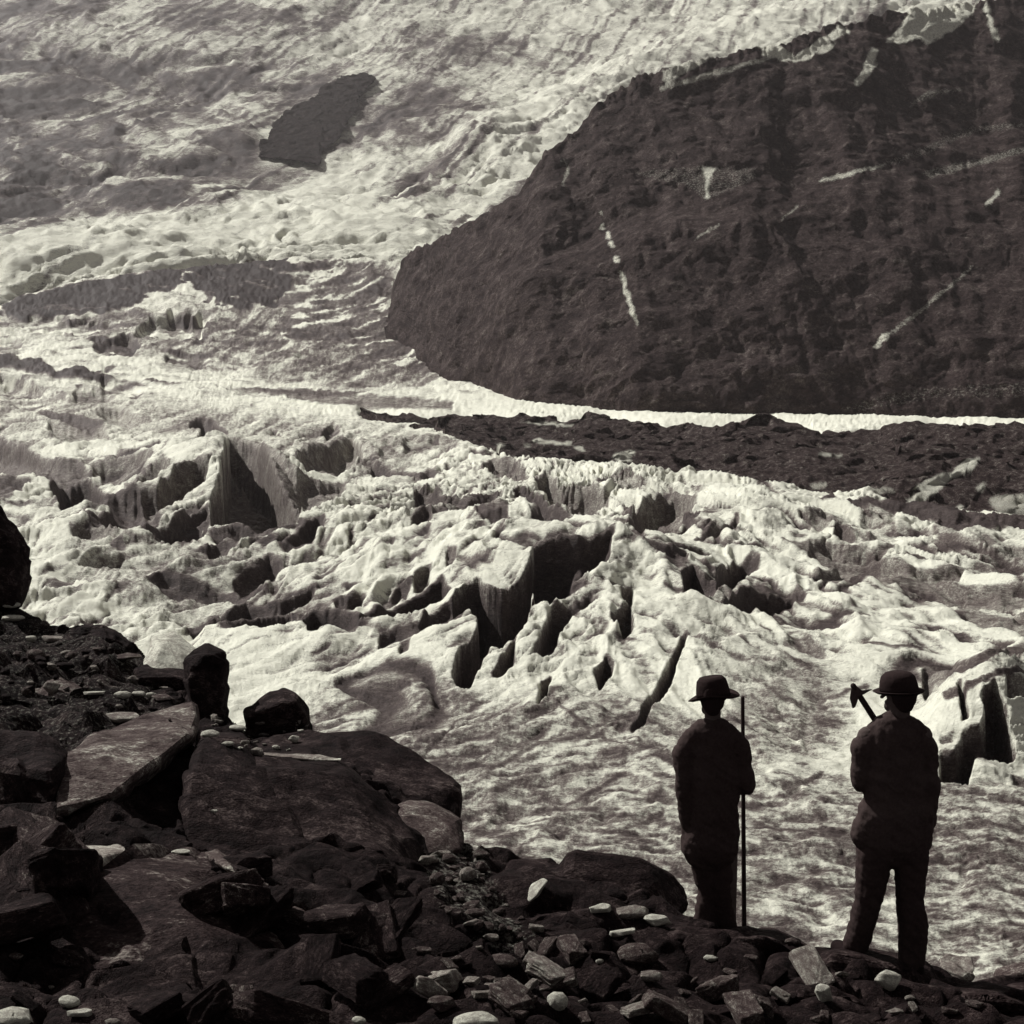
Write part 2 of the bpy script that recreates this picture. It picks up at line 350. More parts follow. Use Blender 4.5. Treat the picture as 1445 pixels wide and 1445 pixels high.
def rock_material(name, lo, hi, sc, bd, useattr=None, rot=(0, 0, 0), stretch=(1, 1, 1), bs=.8, spec=.04):
    m, t, b = M(name)
    v = coords(t, stretch, rot)
    n1 = nz(t, sc, 10, .65, v, .4); n2 = nz(t, sc * 9, 5, .7, v)
    x = math_n(t, 'MULTIPLY_ADD', n2, .45, math_n(t, 'MULTIPLY', n1, .75))
    mid = (lo * hi) ** .5
    vo = t.nodes.new('ShaderNodeTexVoronoi'); vo.inputs['Scale'].default_value = sc * 7; t.links.new(v, vo.inputs['Vector'])
    vo.inputs['Randomness'].default_value = 1.0
    cellv = t.nodes.new('ShaderNodeSeparateColor'); t.links.new(vo.outputs['Color'], cellv.inputs[0])
    n4 = nz(t, sc * 34, 3, .6, v)
    x = math_n(t, 'MULTIPLY_ADD', math_n(t, 'SUBTRACT', cellv.outputs[0], .5), .10, x)
    x = math_n(t, 'MULTIPLY_ADD', math_n(t, 'SUBTRACT', n4, .5), .45, x)
    c = ramp(t, x, [(.42, gray(lo)), (.56, gray(mid * .7)), (.66, gray(mid * 1.3)), (.76, gray(hi)), (.88, gray(min(hi * 2.2, .75)))])
    if useattr:
        mx = t.nodes.new('ShaderNodeMix'); mx.data_type = 'RGBA'
        a = attr(t, useattr)
        f = math_n(t, 'MULTIPLY_ADD', math_n(t, 'SUBTRACT', n2, .5), 1.1, a)
        f = math_n(t, 'MULTIPLY_ADD', math_n(t, 'SUBTRACT', f, .17), 1.35, 0.0, clamp=True)
        f = math_n(t, 'MULTIPLY', f, math_n(t, 'GREATER_THAN', a, .03))
        f = math_n(t, 'MULTIPLY', f, 1.0, clamp=True)
        t.links.new(f, mx.inputs[0]); t.links.new(c, mx.inputs[6]); t.links.new(ramp(t, n2, [(.35, gray(.4)), (.6, gray(.82))]), mx.inputs[7])
        c = mx.outputs[2]
    t.links.new(c, b.inputs['Base Color']); b.inputs['Roughness'].default_value = .8; b.inputs['Specular IOR Level'].default_value = spec
    bump(t, b, math_n(t, 'MULTIPLY_ADD', vo.outputs['Distance'], -.35, x), bs, bd)
    return m
MAT = dict(
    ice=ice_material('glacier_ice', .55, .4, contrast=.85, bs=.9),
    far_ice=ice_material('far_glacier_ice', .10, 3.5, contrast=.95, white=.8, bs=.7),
    spur=rock_material('spur_rock', .012, .11, .16, 1.6, 'snow', (.3, .5, .3), (1, 1, 1.2), bs=.7),
    debris=rock_material('moraine_debris', .008, .22, .8, .6, 'snow'),
    ground=rock_material('bank_rubble', .003, .05, 3.0, .08, 'snow'),
    boulder=rock_material('dark_schist', .003, .06, 1.6, .05, None, (.4, .3, .6), (.85, 1.3, 1.3)),
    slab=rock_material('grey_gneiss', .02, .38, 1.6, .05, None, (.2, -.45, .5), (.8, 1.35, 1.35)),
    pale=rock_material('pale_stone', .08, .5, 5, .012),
    white=rock_material('white_quartz', .3, .7, 5, .01),
    mid=rock_material('grey_stone', .015, .3, 5, .015),
)

# ------------------------------------------------------------------ object helpers
def tag(o, label=None, cat=None, group=None, kind=None):
    if label: o['label'] = label
    if cat: o['category'] = cat
    if group: o['group'] = group
    if kind: o['kind'] = kind
    return o
def grid_mesh(name, P, mat, attrs=None, smooth=True, flip=False):
    r, c, _ = P.shape
    me = bpy.data.meshes.new(name)
    idx = np.arange(r * c).reshape(r, c)
    q = np.stack([idx[:-1, :-1], idx[:-1, 1:], idx[1:, 1:], idx[1:, :-1]], -1).reshape(-1, 4)
    if flip: q = q[:, ::-1]
    me.vertices.add(r * c); me.vertices.foreach_set('co', np.ascontiguousarray(P, np.float32).ravel())
    nq = len(q); me.loops.add(nq * 4); me.loops.foreach_set('vertex_index', np.ascontiguousarray(q, np.int32).ravel())
    me.polygons.add(nq); me.polygons.foreach_set('loop_start', np.arange(0, nq * 4, 4, dtype=np.int32))
    me.polygons.foreach_set('use_smooth', np.full(nq, smooth))
    me.update(calc_edges=True)
    for k, v in (attrs or {}).items():
        a = me.attributes.new(k, 'FLOAT', 'POINT'); a.data.foreach_set('value', np.ascontiguousarray(v, np.float32).ravel())
    me.materials.append(mat)
    o = bpy.data.objects.new(name, me); col.objects.link(o); return o

# ------------------------------------------------------------------ main glacier: height field over the ground, then re-spaced along each line of sight
GL = [(1700,45),(1480,60),(1300,72),(1200,82),(1000,115),(800,185),(700,262),(620,400),(580,510),(540,620),(480,740),(430,830),(380,905),(340,960)]
gl_py = np.array([p for p, y in GL], float); gl_Y = np.array([y for p, y in GL], float)
def base_z(Y): return np.interp(Y, gl_Y, slope_of(gl_py) * gl_Y)
def Y_of_py(py): return np.interp(-np.asarray(py, float), -gl_py, gl_Y)
MOUNDS = [ # px, py of the foot line, height px, half width px, front px, back px
    (805,846,72,190,52,60),(322,694,60,105,52,44),(240,664,26,90,40,40),(590,786,34,170,50,50),(1375,1052,84,74,42,60),(1470,1010,50,80,60,60),
    (900,694,24,110,26,26),(700,668,22,110,26,26),(560,640,16,120,22,24),(1120,716,18,130,34,30),(1020,770,20,110,40,30),(150,760,22,110,34,30),(60,640,16,90,24,26),
    (1300,780,16,120,22,22),(430,650,12,60,22,22),(470,830,18,150,28,30),(700,960,26,120,60,40),(960,930,26,110,60,60),(1130,960,16,120,50,40)]
mor_top = [(508,582),(520,584),(560,589),(610,589),(650,583),(680,585),(730,592),(765,598),(800,598),(850,586),(900,594),(935,602),(1000,598),(1080,594),(1110,600),(1170,610),(1228,614),(1270,604),(1320,597),(1390,604),(1445,610),(1640,622)]
mor_bot = [(508,583),(583,599),(613,604),(640,619),(665,632),(700,638),(725,650),(750,656),(785,657),(860,657),(890,668),(950,676),(1030,684),(1110,692),(1160,704),(1230,705),(1260,722),(1310,728),(1370,738),(1445,742),(1640,756)]
def glacier():
    nc, nr = 1000, 1500
    calm = blur(poly_mask([(560,556),(640,556),(900,570),(1445,590),(1445,640),(1300,600),(1000,606),(800,600),(650,590),(500,592),(400,575)]).astype(np.float32), 5)
    under = blur(poly_mask(mor_top + [(x, y - 9) for x, y in mor_bot[::-1]]).astype(np.float32), 6)
    pc = np.linspace(-190, 1640, nc)
    rows = np.concatenate([np.linspace(1560, 620, 950), np.linspace(619, 345, nr - 950)])
    xr = (pc - 722.5) / F / math.cos(PIT)
    Yb = np.interp(-rows, -gl_py, gl_Y)
    Y = np.repeat(Yb[:, None], nc, 1); X = xr[None] * Y
    Z = np.repeat(base_z(Yb)[:, None], nc, 1)
    px, py = project(X, Y, Z)
    s = np.hypot(X, Y) / F                      # metres per photo pixel
    for mx, my, h, rx, rf, rb in MOUNDS:
        wv = 8 * vn2(px / 45 + mx, py / 40, 33)
        Z += h * s * np.exp(-np.abs((px - mx + wv) / rx) ** 2.4 - np.abs((py - my + wv) / np.where(py > my, rf, rb)) ** 2.2)
    # broad swells and a fan of ribs spreading from the dome
    Z0 = Z.copy()
    wx = X + 6 * fbm2(X / 22, Y / 22, 2, 40); wy = Y + 9 * fbm2(X / 25, Y / 25, 2, 44)
    amp = np.interp(Yb, [60, 110, 200, 480, 620, 900], [.5, .8, 1, 1.0, 1.1, 1.2])[:, None] * (1 - .85 * sample(calm, px, py))
    Z += amp * 1.0 * fbm2(wx / 30, wy / 60, 2, 3)
    Zm = Z.copy()
    nearf = sstep(640, 330, Y); r9 = ridge2(wx / 10, wy / 22, 3, 8, .42); Z += amp * .6 * r9 * (.35 + .65 * nearf)
    cx, cy = float(xr_of(860, 740)) * 215, 235.0
    ang = np.arctan2(X - cx + 3 * fbm2(X / 12, Y / 12, 2, 60), (cy - Y) + 30)
    rib = ridge2(ang * 9, np.log(np.hypot(X - cx, Y - cy) + 20) * 2.2, 3, 21)
    Z += np.interp(Yb, [60, 100, 150, 260, 330], [.2, .5, 1.15, .8, 0])[:, None] * rib
    r34 = ridge2(wx / 3.4 + .1 * wy, wy / 9, 3, 77); Z += amp * .22 * r34 * nearf
    Z += amp * .08 * ridge2(wx / 1.3, wy / 3.5, 2, 87) * nearf
    rib2 = ridge2(ang * 27 + 1.5 * fbm2(X / 9, Y / 16, 2, 61), np.log(np.hypot(X - cx, Y - cy) + 20) * 5, 3, 27); Z += np.interp(Yb, [60, 100, 150, 300, 400], [.05, .12, .42, .42, .1])[:, None] * rib2
    up = sstep(480, 640, Y)
    Z += up * .6 * (1 - .85 * sample(calm, px, py)) * ridge2((wx * .8 + wy * .35) / 13, (wy * .5 - wx * .3) / 26, 4, 31)
    # upper ice fall crest: the surface rolls over and drops behind it
    crest = np.interp(pc, [-190, 0, 40, 150, 300, 420, 520, 570, 640, 1640], [445, 436, 420, 391, 377, 366, 364, 374, 380, 380])
    yc = Y_of_py(crest)[None]
    over = np.maximum(Y - yc, 0); drop = .5 * over + .02 * over ** 2 * (over < 30) + (over >= 30) * 18; Z -= drop; Zm -= drop
    # outlines are laid on the smooth surface so that walls stay whole; the roughness above only nibbles their lips
    px, py = project(X, Y, Zm)
    Z -= sample(under, px, py) * s * 34
    pxw = px + 2.5 * vn2(px / 26, py / 20, 5); pyw = py + 1.6 * vn2(px / 30, py / 24, 7)
    fw = sstep(560, 680, Y); pxw += fw * 9 * vn2(px / 13, py / 6, 9); pyw += fw * 4 * fbm2(px / 16, py / 7, 3, 19)
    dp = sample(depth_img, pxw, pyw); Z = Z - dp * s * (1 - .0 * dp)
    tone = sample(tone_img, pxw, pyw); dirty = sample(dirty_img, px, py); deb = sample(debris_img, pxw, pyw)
    Z += deb * s * 3 * (1 + .5 * vn2(X / 3, Y / 3, 70))
    pat = .5 + .5 * fbm2((X * .9 + Y * .5) / 5, (Y * .6 - X * .45) / 16, 5, 90, .62)
    pa = X / .35; pb = Y / 1.8; bend = .43 + .25 * np.tanh((px - 380) / 150)
    strat = 1.4 * fbm2((pa * .9 + pb * bend) / 42, (-pa * bend + pb * .9) / 5.5, 4, 150, .6)
    ga = X / .045; gb = Y / .28; sg = np.tanh((px - 930) / 90)
    wq = .35 * fbm2(ga / 40, gb / 26, 2, 175)
    grit = .8 * fbm2((ga * .98 - gb * .14 * sg) / 15 + wq, (ga * .14 * sg + gb) / 2.9 + 2 * wq, 4, 170, .72) + .45 * fbm2(ga / 4.2, gb / 2.6, 2, 180, .7)
    # furrows: they sweep down to the left on the left of the dome and down to the right on its right
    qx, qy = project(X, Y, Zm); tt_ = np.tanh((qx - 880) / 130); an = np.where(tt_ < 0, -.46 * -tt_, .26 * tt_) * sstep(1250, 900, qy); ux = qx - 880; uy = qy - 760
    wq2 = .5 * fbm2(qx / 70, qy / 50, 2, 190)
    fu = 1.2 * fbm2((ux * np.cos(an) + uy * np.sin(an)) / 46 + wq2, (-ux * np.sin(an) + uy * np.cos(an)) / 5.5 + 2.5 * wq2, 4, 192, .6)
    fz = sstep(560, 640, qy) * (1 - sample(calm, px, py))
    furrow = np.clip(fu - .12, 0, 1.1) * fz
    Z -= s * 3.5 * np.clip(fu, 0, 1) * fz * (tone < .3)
    hollow = (.45 * np.clip(-r34 - .05, 0, 1) + .42 * np.clip(-r9 - .05, 0, 1) + .3 * np.clip(-rib - .1, 0, 1) * sstep(330, 250, Y) + .42 * np.clip(-rib2 - .1, 0, 1) * sstep(420, 300, Y) * sstep(95, 130, Y)) * (1 - sample(calm, px, py))  # hollows darkened in the colour: gathered debris and painted shade
    dirt_shade = np.maximum(tone, 0) + (hollow + .55 * furrow * sstep(1010, 940, qy)) * (tone < .4)  # painted wall shade is mixed into the dirty-ice colour
    dirt_shade = np.maximum(dirt_shade, dirty * np.clip(.72 + .12 * pat + .3 * grit + .34 * fu, 0, 1.25))
    Z += .025 * grit * sstep(170, 110, Y)
    fl = fbm2(X / 18, Y / 30, 2, 140)
    streak = np.abs(fbm2(ang * 7, np.log(np.hypot(X - cx, Y - cy) + 25) * 3, 4, 120, .6))
    sm = sstep(.17, .03, streak) * sstep(-.5, .1, fl) * (Y < 430) * (1 - sample(calm, px, py)); dirt_shade = np.maximum(dirt_shade, .85 * sm); Z -= s * 7 * sm * (1 - deb)
    dirt_shade = dirt_shade - up * .8 * np.clip(strat - .38, 0, 1.0) * (tone > .2) + up * .35 * np.clip(-strat - .1, 0, .8)
    dirt_shade = np.maximum(dirt_shade, deb * .97)
    # re-space rows by how much of the view each takes
    px, py = project(X, Y, Z)
    dy = np.abs(np.diff(py, axis=0)); wgt = .3 + np.minimum(dy, 8)
    for k in (10, 14):
        p = np.pad(wgt, ((0, 0), (k, k)), mode='edge'); cs = np.cumsum(np.pad(p, ((0, 0), (1, 0))), 1); wgt = (cs[:, 2 * k + 1:] - cs[:, :-2 * k - 1]) / (2 * k + 1)
    cum = np.concatenate([np.zeros((1, nc)), np.cumsum(wgt, 0)], 0); cum /= cum[-1:]
    no = 640; tt = np.linspace(0, 1, no); out = np.empty((no, nc, 3)); dd = np.empty((no, nc))
    ridx = np.arange(nr)
    for j in range(nc):
        f = np.interp(tt, cum[:, j], ridx)
        i0 = np.minimum(f.astype(int), nr - 2); fr = f - i0
        for kk, A in enumerate((X, Y, Z)): out[:, j, kk] = A[i0, j] * (1 - fr) + A[i0 + 1, j] * fr
        dd[:, j] = dirt_shade[i0, j] * (1 - fr) + dirt_shade[i0 + 1, j] * fr
    x, y, z = out[..., 0], out[..., 1], out[..., 2]
    sc = np.hypot(x, y) / F
    a = np.clip(sc * 7, .38, 2.0)
    for q, seed in ((0, 200), (1, 210), (2, 220)):
        n = .7 * (.45 - np.abs(vn3(x / 2.4, y / 2.4, z / 2.4, seed))) + .45 * (.45 - np.abs(vn3(x / 1.0, y / 1.0, z / 1.0, seed + 1)))
        n = n + np.clip(sc * 10, 0, 1) * 0 + .13 * vn3(x / .4, y / .4, z / .4, seed + 2) * (sc < .12)
        n = n + .5 * vn3(x / 5.5, y / 5.5, z / 5.5, seed + 3) * sstep(.15, .3, sc)
        out[..., q] += n * a * (.55 if q == 2 else .4)
    o = grid_mesh('glacier', out, MAT['ice'], {'dirt_shade': dd})
    tag(o, 'crevassed white glacier with dark shadowed ice walls', kind='structure')
    return o
glac = glacier()

# ------------------------------------------------------------------ far ice field rising to the top of the frame
def far_field():
    nc, nr = 560, 420
    pc = np.linspace(-260, 1700, nc)
    tab = [(520,800),(450,900),(400,960),(370,1020),(330,1130),(290,1250),(200,1560),(100,1900),(0,2250),(-150,2700),(-330,3100)]
    tp = np.array([a for a, b in tab], float); tY = np.array([b for a, b in tab], float)
    rows = np.concatenate([np.linspace(500, -60, 370), np.linspace(-62, -330, nr - 370)])
    Y = np.repeat(np.interp(-rows, -tp, tY)[:, None], nc, 1); X = ((pc - 722.5) / F / math.cos(PIT))[None] * Y
    Z = np.repeat((slope_of(rows) * Y[:, 0])[:, None], nc, 1)
    px, py = project(X, Y, Z); s = Y / F
    # the glacier branch that comes down beside the spur stands above a hollow at its left
    e = interp(px, [(300,420),(480,330),(560,250),(640,190),(760,120),(900,60),(1000,-20)]) * 0
    ln = (py - np.interp(px, [200,330,450,560,650,760,900,1100,1445], [330,290,275,300,215,150,95,30,-60]))
    Z += s * 26 * sstep(-26, 26, ln) * np.exp(-np.maximum(ln, 0) / 120)
    Zb = Z.copy()
    wx = X + 40 * fbm2(X / 150, Y / 150, 3, 5); wy = Y + 60 * fbm2(X / 170, Y / 170, 3, 9)
    Z += 11 * fbm2(wx / 190, wy / 260, 3, 12)
    Z += 2.8 * ridge2((wx + .7 * wy) / 62, (wy - .5 * wx) / 110, 5, 15, .55)
    Z += 1.5 * ridge2(wx / 22, wy / 38, 3, 25, .6)
    br = sstep(-5, 60, ln)
    flat = blur(poly_mask([(350,225),(360,190),(400,140),(480,90),(550,90),(545,120),(500,190),(470,245)]).astype(np.float32), 8)
    Z += br * 3.4 * ridge2((wx * .9 - wy * .55) / 20, (wy * .8 + wx * .5) / 80, 3, 35)
    px, py = project(X, Y, Zb); Z = Zb + (Z - Zb) * (1 - .92 * sample(flat, px, py))
    px, py = project(X, Y, Z)
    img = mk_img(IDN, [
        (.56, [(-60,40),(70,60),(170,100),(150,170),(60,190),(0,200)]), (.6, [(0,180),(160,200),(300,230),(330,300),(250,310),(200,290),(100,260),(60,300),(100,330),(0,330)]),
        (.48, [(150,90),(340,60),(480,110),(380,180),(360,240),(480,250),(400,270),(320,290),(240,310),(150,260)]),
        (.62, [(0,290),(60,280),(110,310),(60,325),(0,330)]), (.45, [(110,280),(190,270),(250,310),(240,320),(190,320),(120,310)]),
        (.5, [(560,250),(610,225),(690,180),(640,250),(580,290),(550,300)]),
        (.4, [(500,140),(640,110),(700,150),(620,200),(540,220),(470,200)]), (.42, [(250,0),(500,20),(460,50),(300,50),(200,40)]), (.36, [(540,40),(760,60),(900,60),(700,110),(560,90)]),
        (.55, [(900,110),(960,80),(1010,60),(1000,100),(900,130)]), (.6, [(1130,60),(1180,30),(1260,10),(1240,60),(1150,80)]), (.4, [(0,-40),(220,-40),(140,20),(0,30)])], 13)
    dirt_shade = 1.0 * sample(img, px, py) * np.clip(1.0 + .9 * fbm2(wx / 30, wy / 55, 5, 50, .62), 0, 1.5)
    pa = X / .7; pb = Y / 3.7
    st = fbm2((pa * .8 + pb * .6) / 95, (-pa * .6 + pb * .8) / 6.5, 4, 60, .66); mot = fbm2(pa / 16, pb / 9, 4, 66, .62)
    dirt_shade = dirt_shade * (1 - .75 * br) + br * .5 * np.clip(-st - .05, 0, 1) + .22 * np.clip(mot + .1, 0, 1) + (.06 + .4 * np.clip(-st, 0, 1)) * (1 - br) + .18 * (1 - br) * sstep(330, 20, px)
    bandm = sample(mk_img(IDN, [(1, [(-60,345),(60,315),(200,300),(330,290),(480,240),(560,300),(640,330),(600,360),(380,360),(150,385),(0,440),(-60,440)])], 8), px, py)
    dirt_shade = dirt_shade * (1 - .85 * bandm) + bandm * .2 * np.clip(-st - .3, 0, 1)
    dirt_shade = np.maximum(dirt_shade, .05)
    P = np.stack([X, Y, Z], -1)
    for q in range(3): P[..., q] += 1.6 * fbm3(X / 9, Y / 9, Z / 9, 2, 80 + q * 5)
    o = grid_mesh('far_snowfield', P, MAT['far_ice'], {'dirt_shade': dirt_shade})
    tag(o, 'distant snow and ice slope rising behind the glacier', kind='structure')
far_field()

# ------------------------------------------------------------------ relief bodies: an outline at its own distance, with depth and a back
def relief(name, top, bottom, Yb, Yt, mat, Yfun=None, jag=0, n=(300, 200), amp=(), back=60, back_drop=.9, px0=None, px1=None, g=1.0, snow=None, edge=None, warp=0.0):
    a = px0 if px0 is not None else top[0][0]; b = px1 if px1 is not None else top[-1][0]
    nc, nr = n; pc = np.linspace(a, b, nc)
    tp = interp(pc, top); jg = jag * (1.6 * vn2(pc / 9, pc * 0, 1) + 1.2 * vn2(pc / 3.7, pc * 0, 2)); bt = interp(pc, bottom)
    tt = np.linspace(0, 1, nr)[:, None]
    py = bt + (tp - bt) * tt + jg[None] * sstep(.93, 1, tt)
    yb = Yb(pc) if callable(Yb) else interp(pc, Yb); yt = Yt(pc) if callable(Yt) else interp(pc, Yt)
    Y = yb + (yt - yb) * tt ** g
    if edge is not None: Y = Y + edge(pc, tt)
    pxx = np.repeat(pc[None], nr, 0)
    if Yfun is not None: Y = Yfun(pxx, py)
    X = xr_of(pxx, py) * Y; Z = slope_of(py) * Y
    # back side
    nb = 24; kb = (np.arange(1, nb + 1) / nb)[:, None]
    Yk = Y[-1:] + back * kb; Xk = X[-1:] / Y[-1:] * Yk; Zk = Z[-1:] - back_drop * back * kb ** 1.6 + 0.02 * back * np.sin(kb * math.pi)
    # a foot that goes below the surface in front
    Pf = np.stack([X[:1], Y[:1] - 2, Z[:1] - .12 * np.abs(Y[:1] - Yk[:1]) - .02 * Y[:1]], -1)
    if Yfun is not None: Pf = np.stack([X[:1] / Y[:1] * (Y[:1] + 90), Y[:1] + 90, Z[:1] / Y[:1] * (Y[:1] + 90) - 2], -1)
    P = np.concatenate([Pf, np.stack([X, Y, Z], -1), np.stack([Xk, Yk, Zk], -1)], 0)
    x, y, z = P[..., 0].copy(), P[..., 1].copy(), P[..., 2].copy()
    for L, A, o_, sd_ in amp:
        for q in range(3):
            P[..., q] += A * (1, 1.2, .8)[q] * fbm3(x / L, y / L, z / L, o_, sd_ + q * 11, .58)
    at_ = {}
    if snow is not None:
        qx, qy = project(P[..., 0], P[..., 1], P[..., 2])
        qx = qx + 3 * vn2(qx / 7, qy / 7, 3); qy = qy + 2 * vn2(qx / 6, qy / 6, 4)
        at_['snow'] = sample(snow, qx, qy)
    return grid_mesh(name, P, mat, at_)

spur_top = [(552,452),(558,412),(570,374),(600,352),(640,325),(690,300),(722,280),(745,240),(760,218),(795,200),(820,178),(840,150),(872,128),(905,112),(960,96),(1010,88),(1060,72),(1110,68),(1150,50),(1200,32),(1290,14),(1380,2),(1445,-12),(1640,-50)]
spur_bot = [(552,462),(568,480),(585,510),(608,528),(640,550),(680,558),(730,564),(900,575),(1200,586),(1445,596),(1640,600)]
spur_snow = mk_img(IDN, [(1, [(1062,62),(1090,58),(1120,80),(1180,60),(1170,72),(1110,86),(1080,78)]), (1, RG([(790,165),(870,110),(900,95),(930,70),(960,90),(880,130),(850,165),(800,175)])),
    (1, RG([(1060,118),(1110,60),(1130,0),(1320,-10),(1300,40),(1240,90),(1200,110),(1180,125),(1150,105),(1110,122)])), (.95, RG([(1340,0),(1360,60),(1375,115),(1365,120),(1345,60),(1330,20)])), (.95, RG([(1000,180),(1020,130),(1035,140),(1030,190),(980,240),(970,235)])),
    (.7, RG([(440,200),(560,110),(640,90),(640,110),(560,170),(440,240)])), (.5, RG([(430,240),(600,190),(760,150),(760,160),(600,210),(430,255)])), (.2, RG([(330,480),(560,460),(700,470),(700,500),(560,560),(500,520),(400,500)])),
    (1, RG([(545,470),(585,468),(570,500),(565,555),(555,550),(560,510)])), (.75, RG([(865,505),(930,485),(1060,455),(1060,463),(930,498),(880,513)])), (.2, RG([(1060,450),(1180,400),(1300,350),(1445,330),(1445,345),(1300,375),(1180,430),(1060,465)])),
    (.3, RG([(1120,290),(1180,250),(1270,245),(1270,255),(1200,265),(1130,300)])), (.9, RG([(1025,965),(1050,930),(1075,925),(1050,960),(1030,975)])), (.4, RG([(1070,925),(1190,830),(1300,740),(1310,745),(1200,840),(1080,935)])),
    (.85, RG([(1335,570),(1375,525),(1378,535),(1340,580)])), (.55, RG([(765,615),(815,568),(815,575),(775,615)])), (.5, RG([(520,668),(600,620),(600,626),(530,672)])),
    (.16, RG([(900,1150),(1050,1100),(1200,1080),(1445,1060),(1445,1110),(1200,1110),(1000,1150)])),
    (.3, RG([(1160,480),(1445,380),(1445,400),(1180,500)])), (.5, RG([(150,430),(175,470),(165,520),(155,515),(165,470)]))], 1)
for (a, b) in (((255,590),(265,600)), ((262,625),(275,640)), ((275,645),(290,668)), ((285,675),(300,690)), ((300,715),(315,735))):
    x0, y0 = RG([a])[0]; x1, y1 = RG([b])[0]; spur_snow = np.maximum(spur_snow, blur(poly_mask([(x0, y0), (x1, y0), (x1 + 1, y1), (x0 + 1, y1)]).astype(np.float32), 1))
spur_snow = np.maximum(spur_snow, blur(poly_mask(RG([(312,750),(325,760),(350,850),(370,905),(362,908),(338,850)])).astype(np.float32) * .85, 1))
def spur_edge(pc, tt):
    e = np.clip((pc - 552) / 230, 0, 1)
    gul = 6 * fbm2(pc[None] / 60 + tt * 1.5, tt * 3 + pc[None] / 200, 4, 300) 
    ledge = 16 * sstep(.52, .6, tt + 0 * pc[None]) * sstep(700, 900, pc)[None]
    return 130 * (1 - e[None]) ** 1.7 * (0.35 + .65 * tt) + gul * (tt > .01) * tt ** .4 + ledge
spur = relief('rock_spur', spur_top, spur_bot, lambda p: interp(p, [(552,700),(600,640),(640,598),(730,545),(900,505),(1445,478),(1640,470)]),
    lambda p: interp(p, [(552,700),(600,660),(640,640),(730,640),(900,655),(1100,665),(1445,760),(1640,790)]), MAT['spur'], jag=2.3, g=1.45, n=(500, 300),
    amp=((60, 3.6, 4, 310), (9, 1.2, 4, 330)), back=120, back_drop=.25, snow=spur_snow, edge=spur_edge)
tag(spur, 'dark rocky mountain spur with thin snow streaks rising over the glacier', kind='structure')

nun_top = RF([(722,432),(735,395),(760,350),(800,310),(850,285),(880,262),(930,230),(970,212),(1010,205),(1048,212)])
nun_bot = RF([(722,436),(800,447),(850,452),(893,460),(900,420),(940,390),(966,352),(990,300),(1010,265),(1048,220)])
nun = relief('rock_outcrop', nun_top, nun_bot, lambda p: 1395 + (p - 365) * .6, lambda p: 1450 + (p - 365) * 1.1, rock_material('outcrop_rock', .004, .05, .16, 3, None), jag=1, n=(150, 90),
    amp=((40, 2.2, 3, 410), (8, 2.0, 3, 430)), back=30, back_drop=.6, Yfun=lambda px, py: np.interp(-py, [-450,-400,-370,-330,-290,-200,-100,0], [900,960,1020,1130,1250,1560,1900,2250]) - 24)
tag(nun, 'dark leaf shaped rock outcrop showing through the far snow', kind='structure')

mor_snow = mk_img(IDN, [(.8, RC([(600,395),(720,388),(860,402),(880,430),(740,425),(640,420)])), (.55, RC([(640,350),(700,340),(720,365),(650,372)])), (.5, RC([(840,372),(930,360),(990,380),(900,392)])), (.6, RC([(1310,400),(1440,370),(1445,420),(1330,440)])), (.95, RB([(740,250),(830,252),(950,262),(940,268),(850,266)])), (.95, RB([(785,325),(800,310),(830,312),(870,325),(940,320),(940,332),(880,336),(830,328)])), (.9, RB([(940,345),(975,340),(990,360),(960,358)])),
    (.85, RB([(1085,375),(1150,350),(1175,360),(1150,395),(1110,400)])), (.95, RC([(1000,450),(1000,420),(1060,378),(1030,370),(1110,320),(1170,310),(1230,260),(1280,250),(1250,300),(1180,330),(1140,370),(1050,430)])),
    (.9, RC([(670,240),(700,235),(760,245),(760,252),(700,248)])), (1, RC([(1185,440),(1205,430),(1225,445),(1205,460)])), (.9, RC([(1260,375),(1280,350),(1300,352),(1280,390)])), (.5, RC([(1330,430),(1445,390),(1445,480),(1340,475)])),
    (.9, RB([(655,335),(670,325),(690,340),(670,350)])), (.7, RB([(750,340),(790,335),(780,348)]))], 1)
mor = relief('medial_moraine', mor_top, mor_bot, lambda p: Y_of_py(interp(p, mor_bot)) - 4,
    lambda p: np.maximum(Y_of_py(interp(p, mor_bot)) + 12, interp(p, [(508,470),(700,445),(900,400),(1100,370),(1445,340),(1640,330)])), MAT['debris'], n=(560, 120),
    amp=((14, 2.6, 3, 510), (3.2, 1.1, 3, 530)), back=26, back_drop=.55, snow=mor_snow)
tag(mor, 'dark rubble ridge of medial moraine crossing the white glacier', kind='structure')

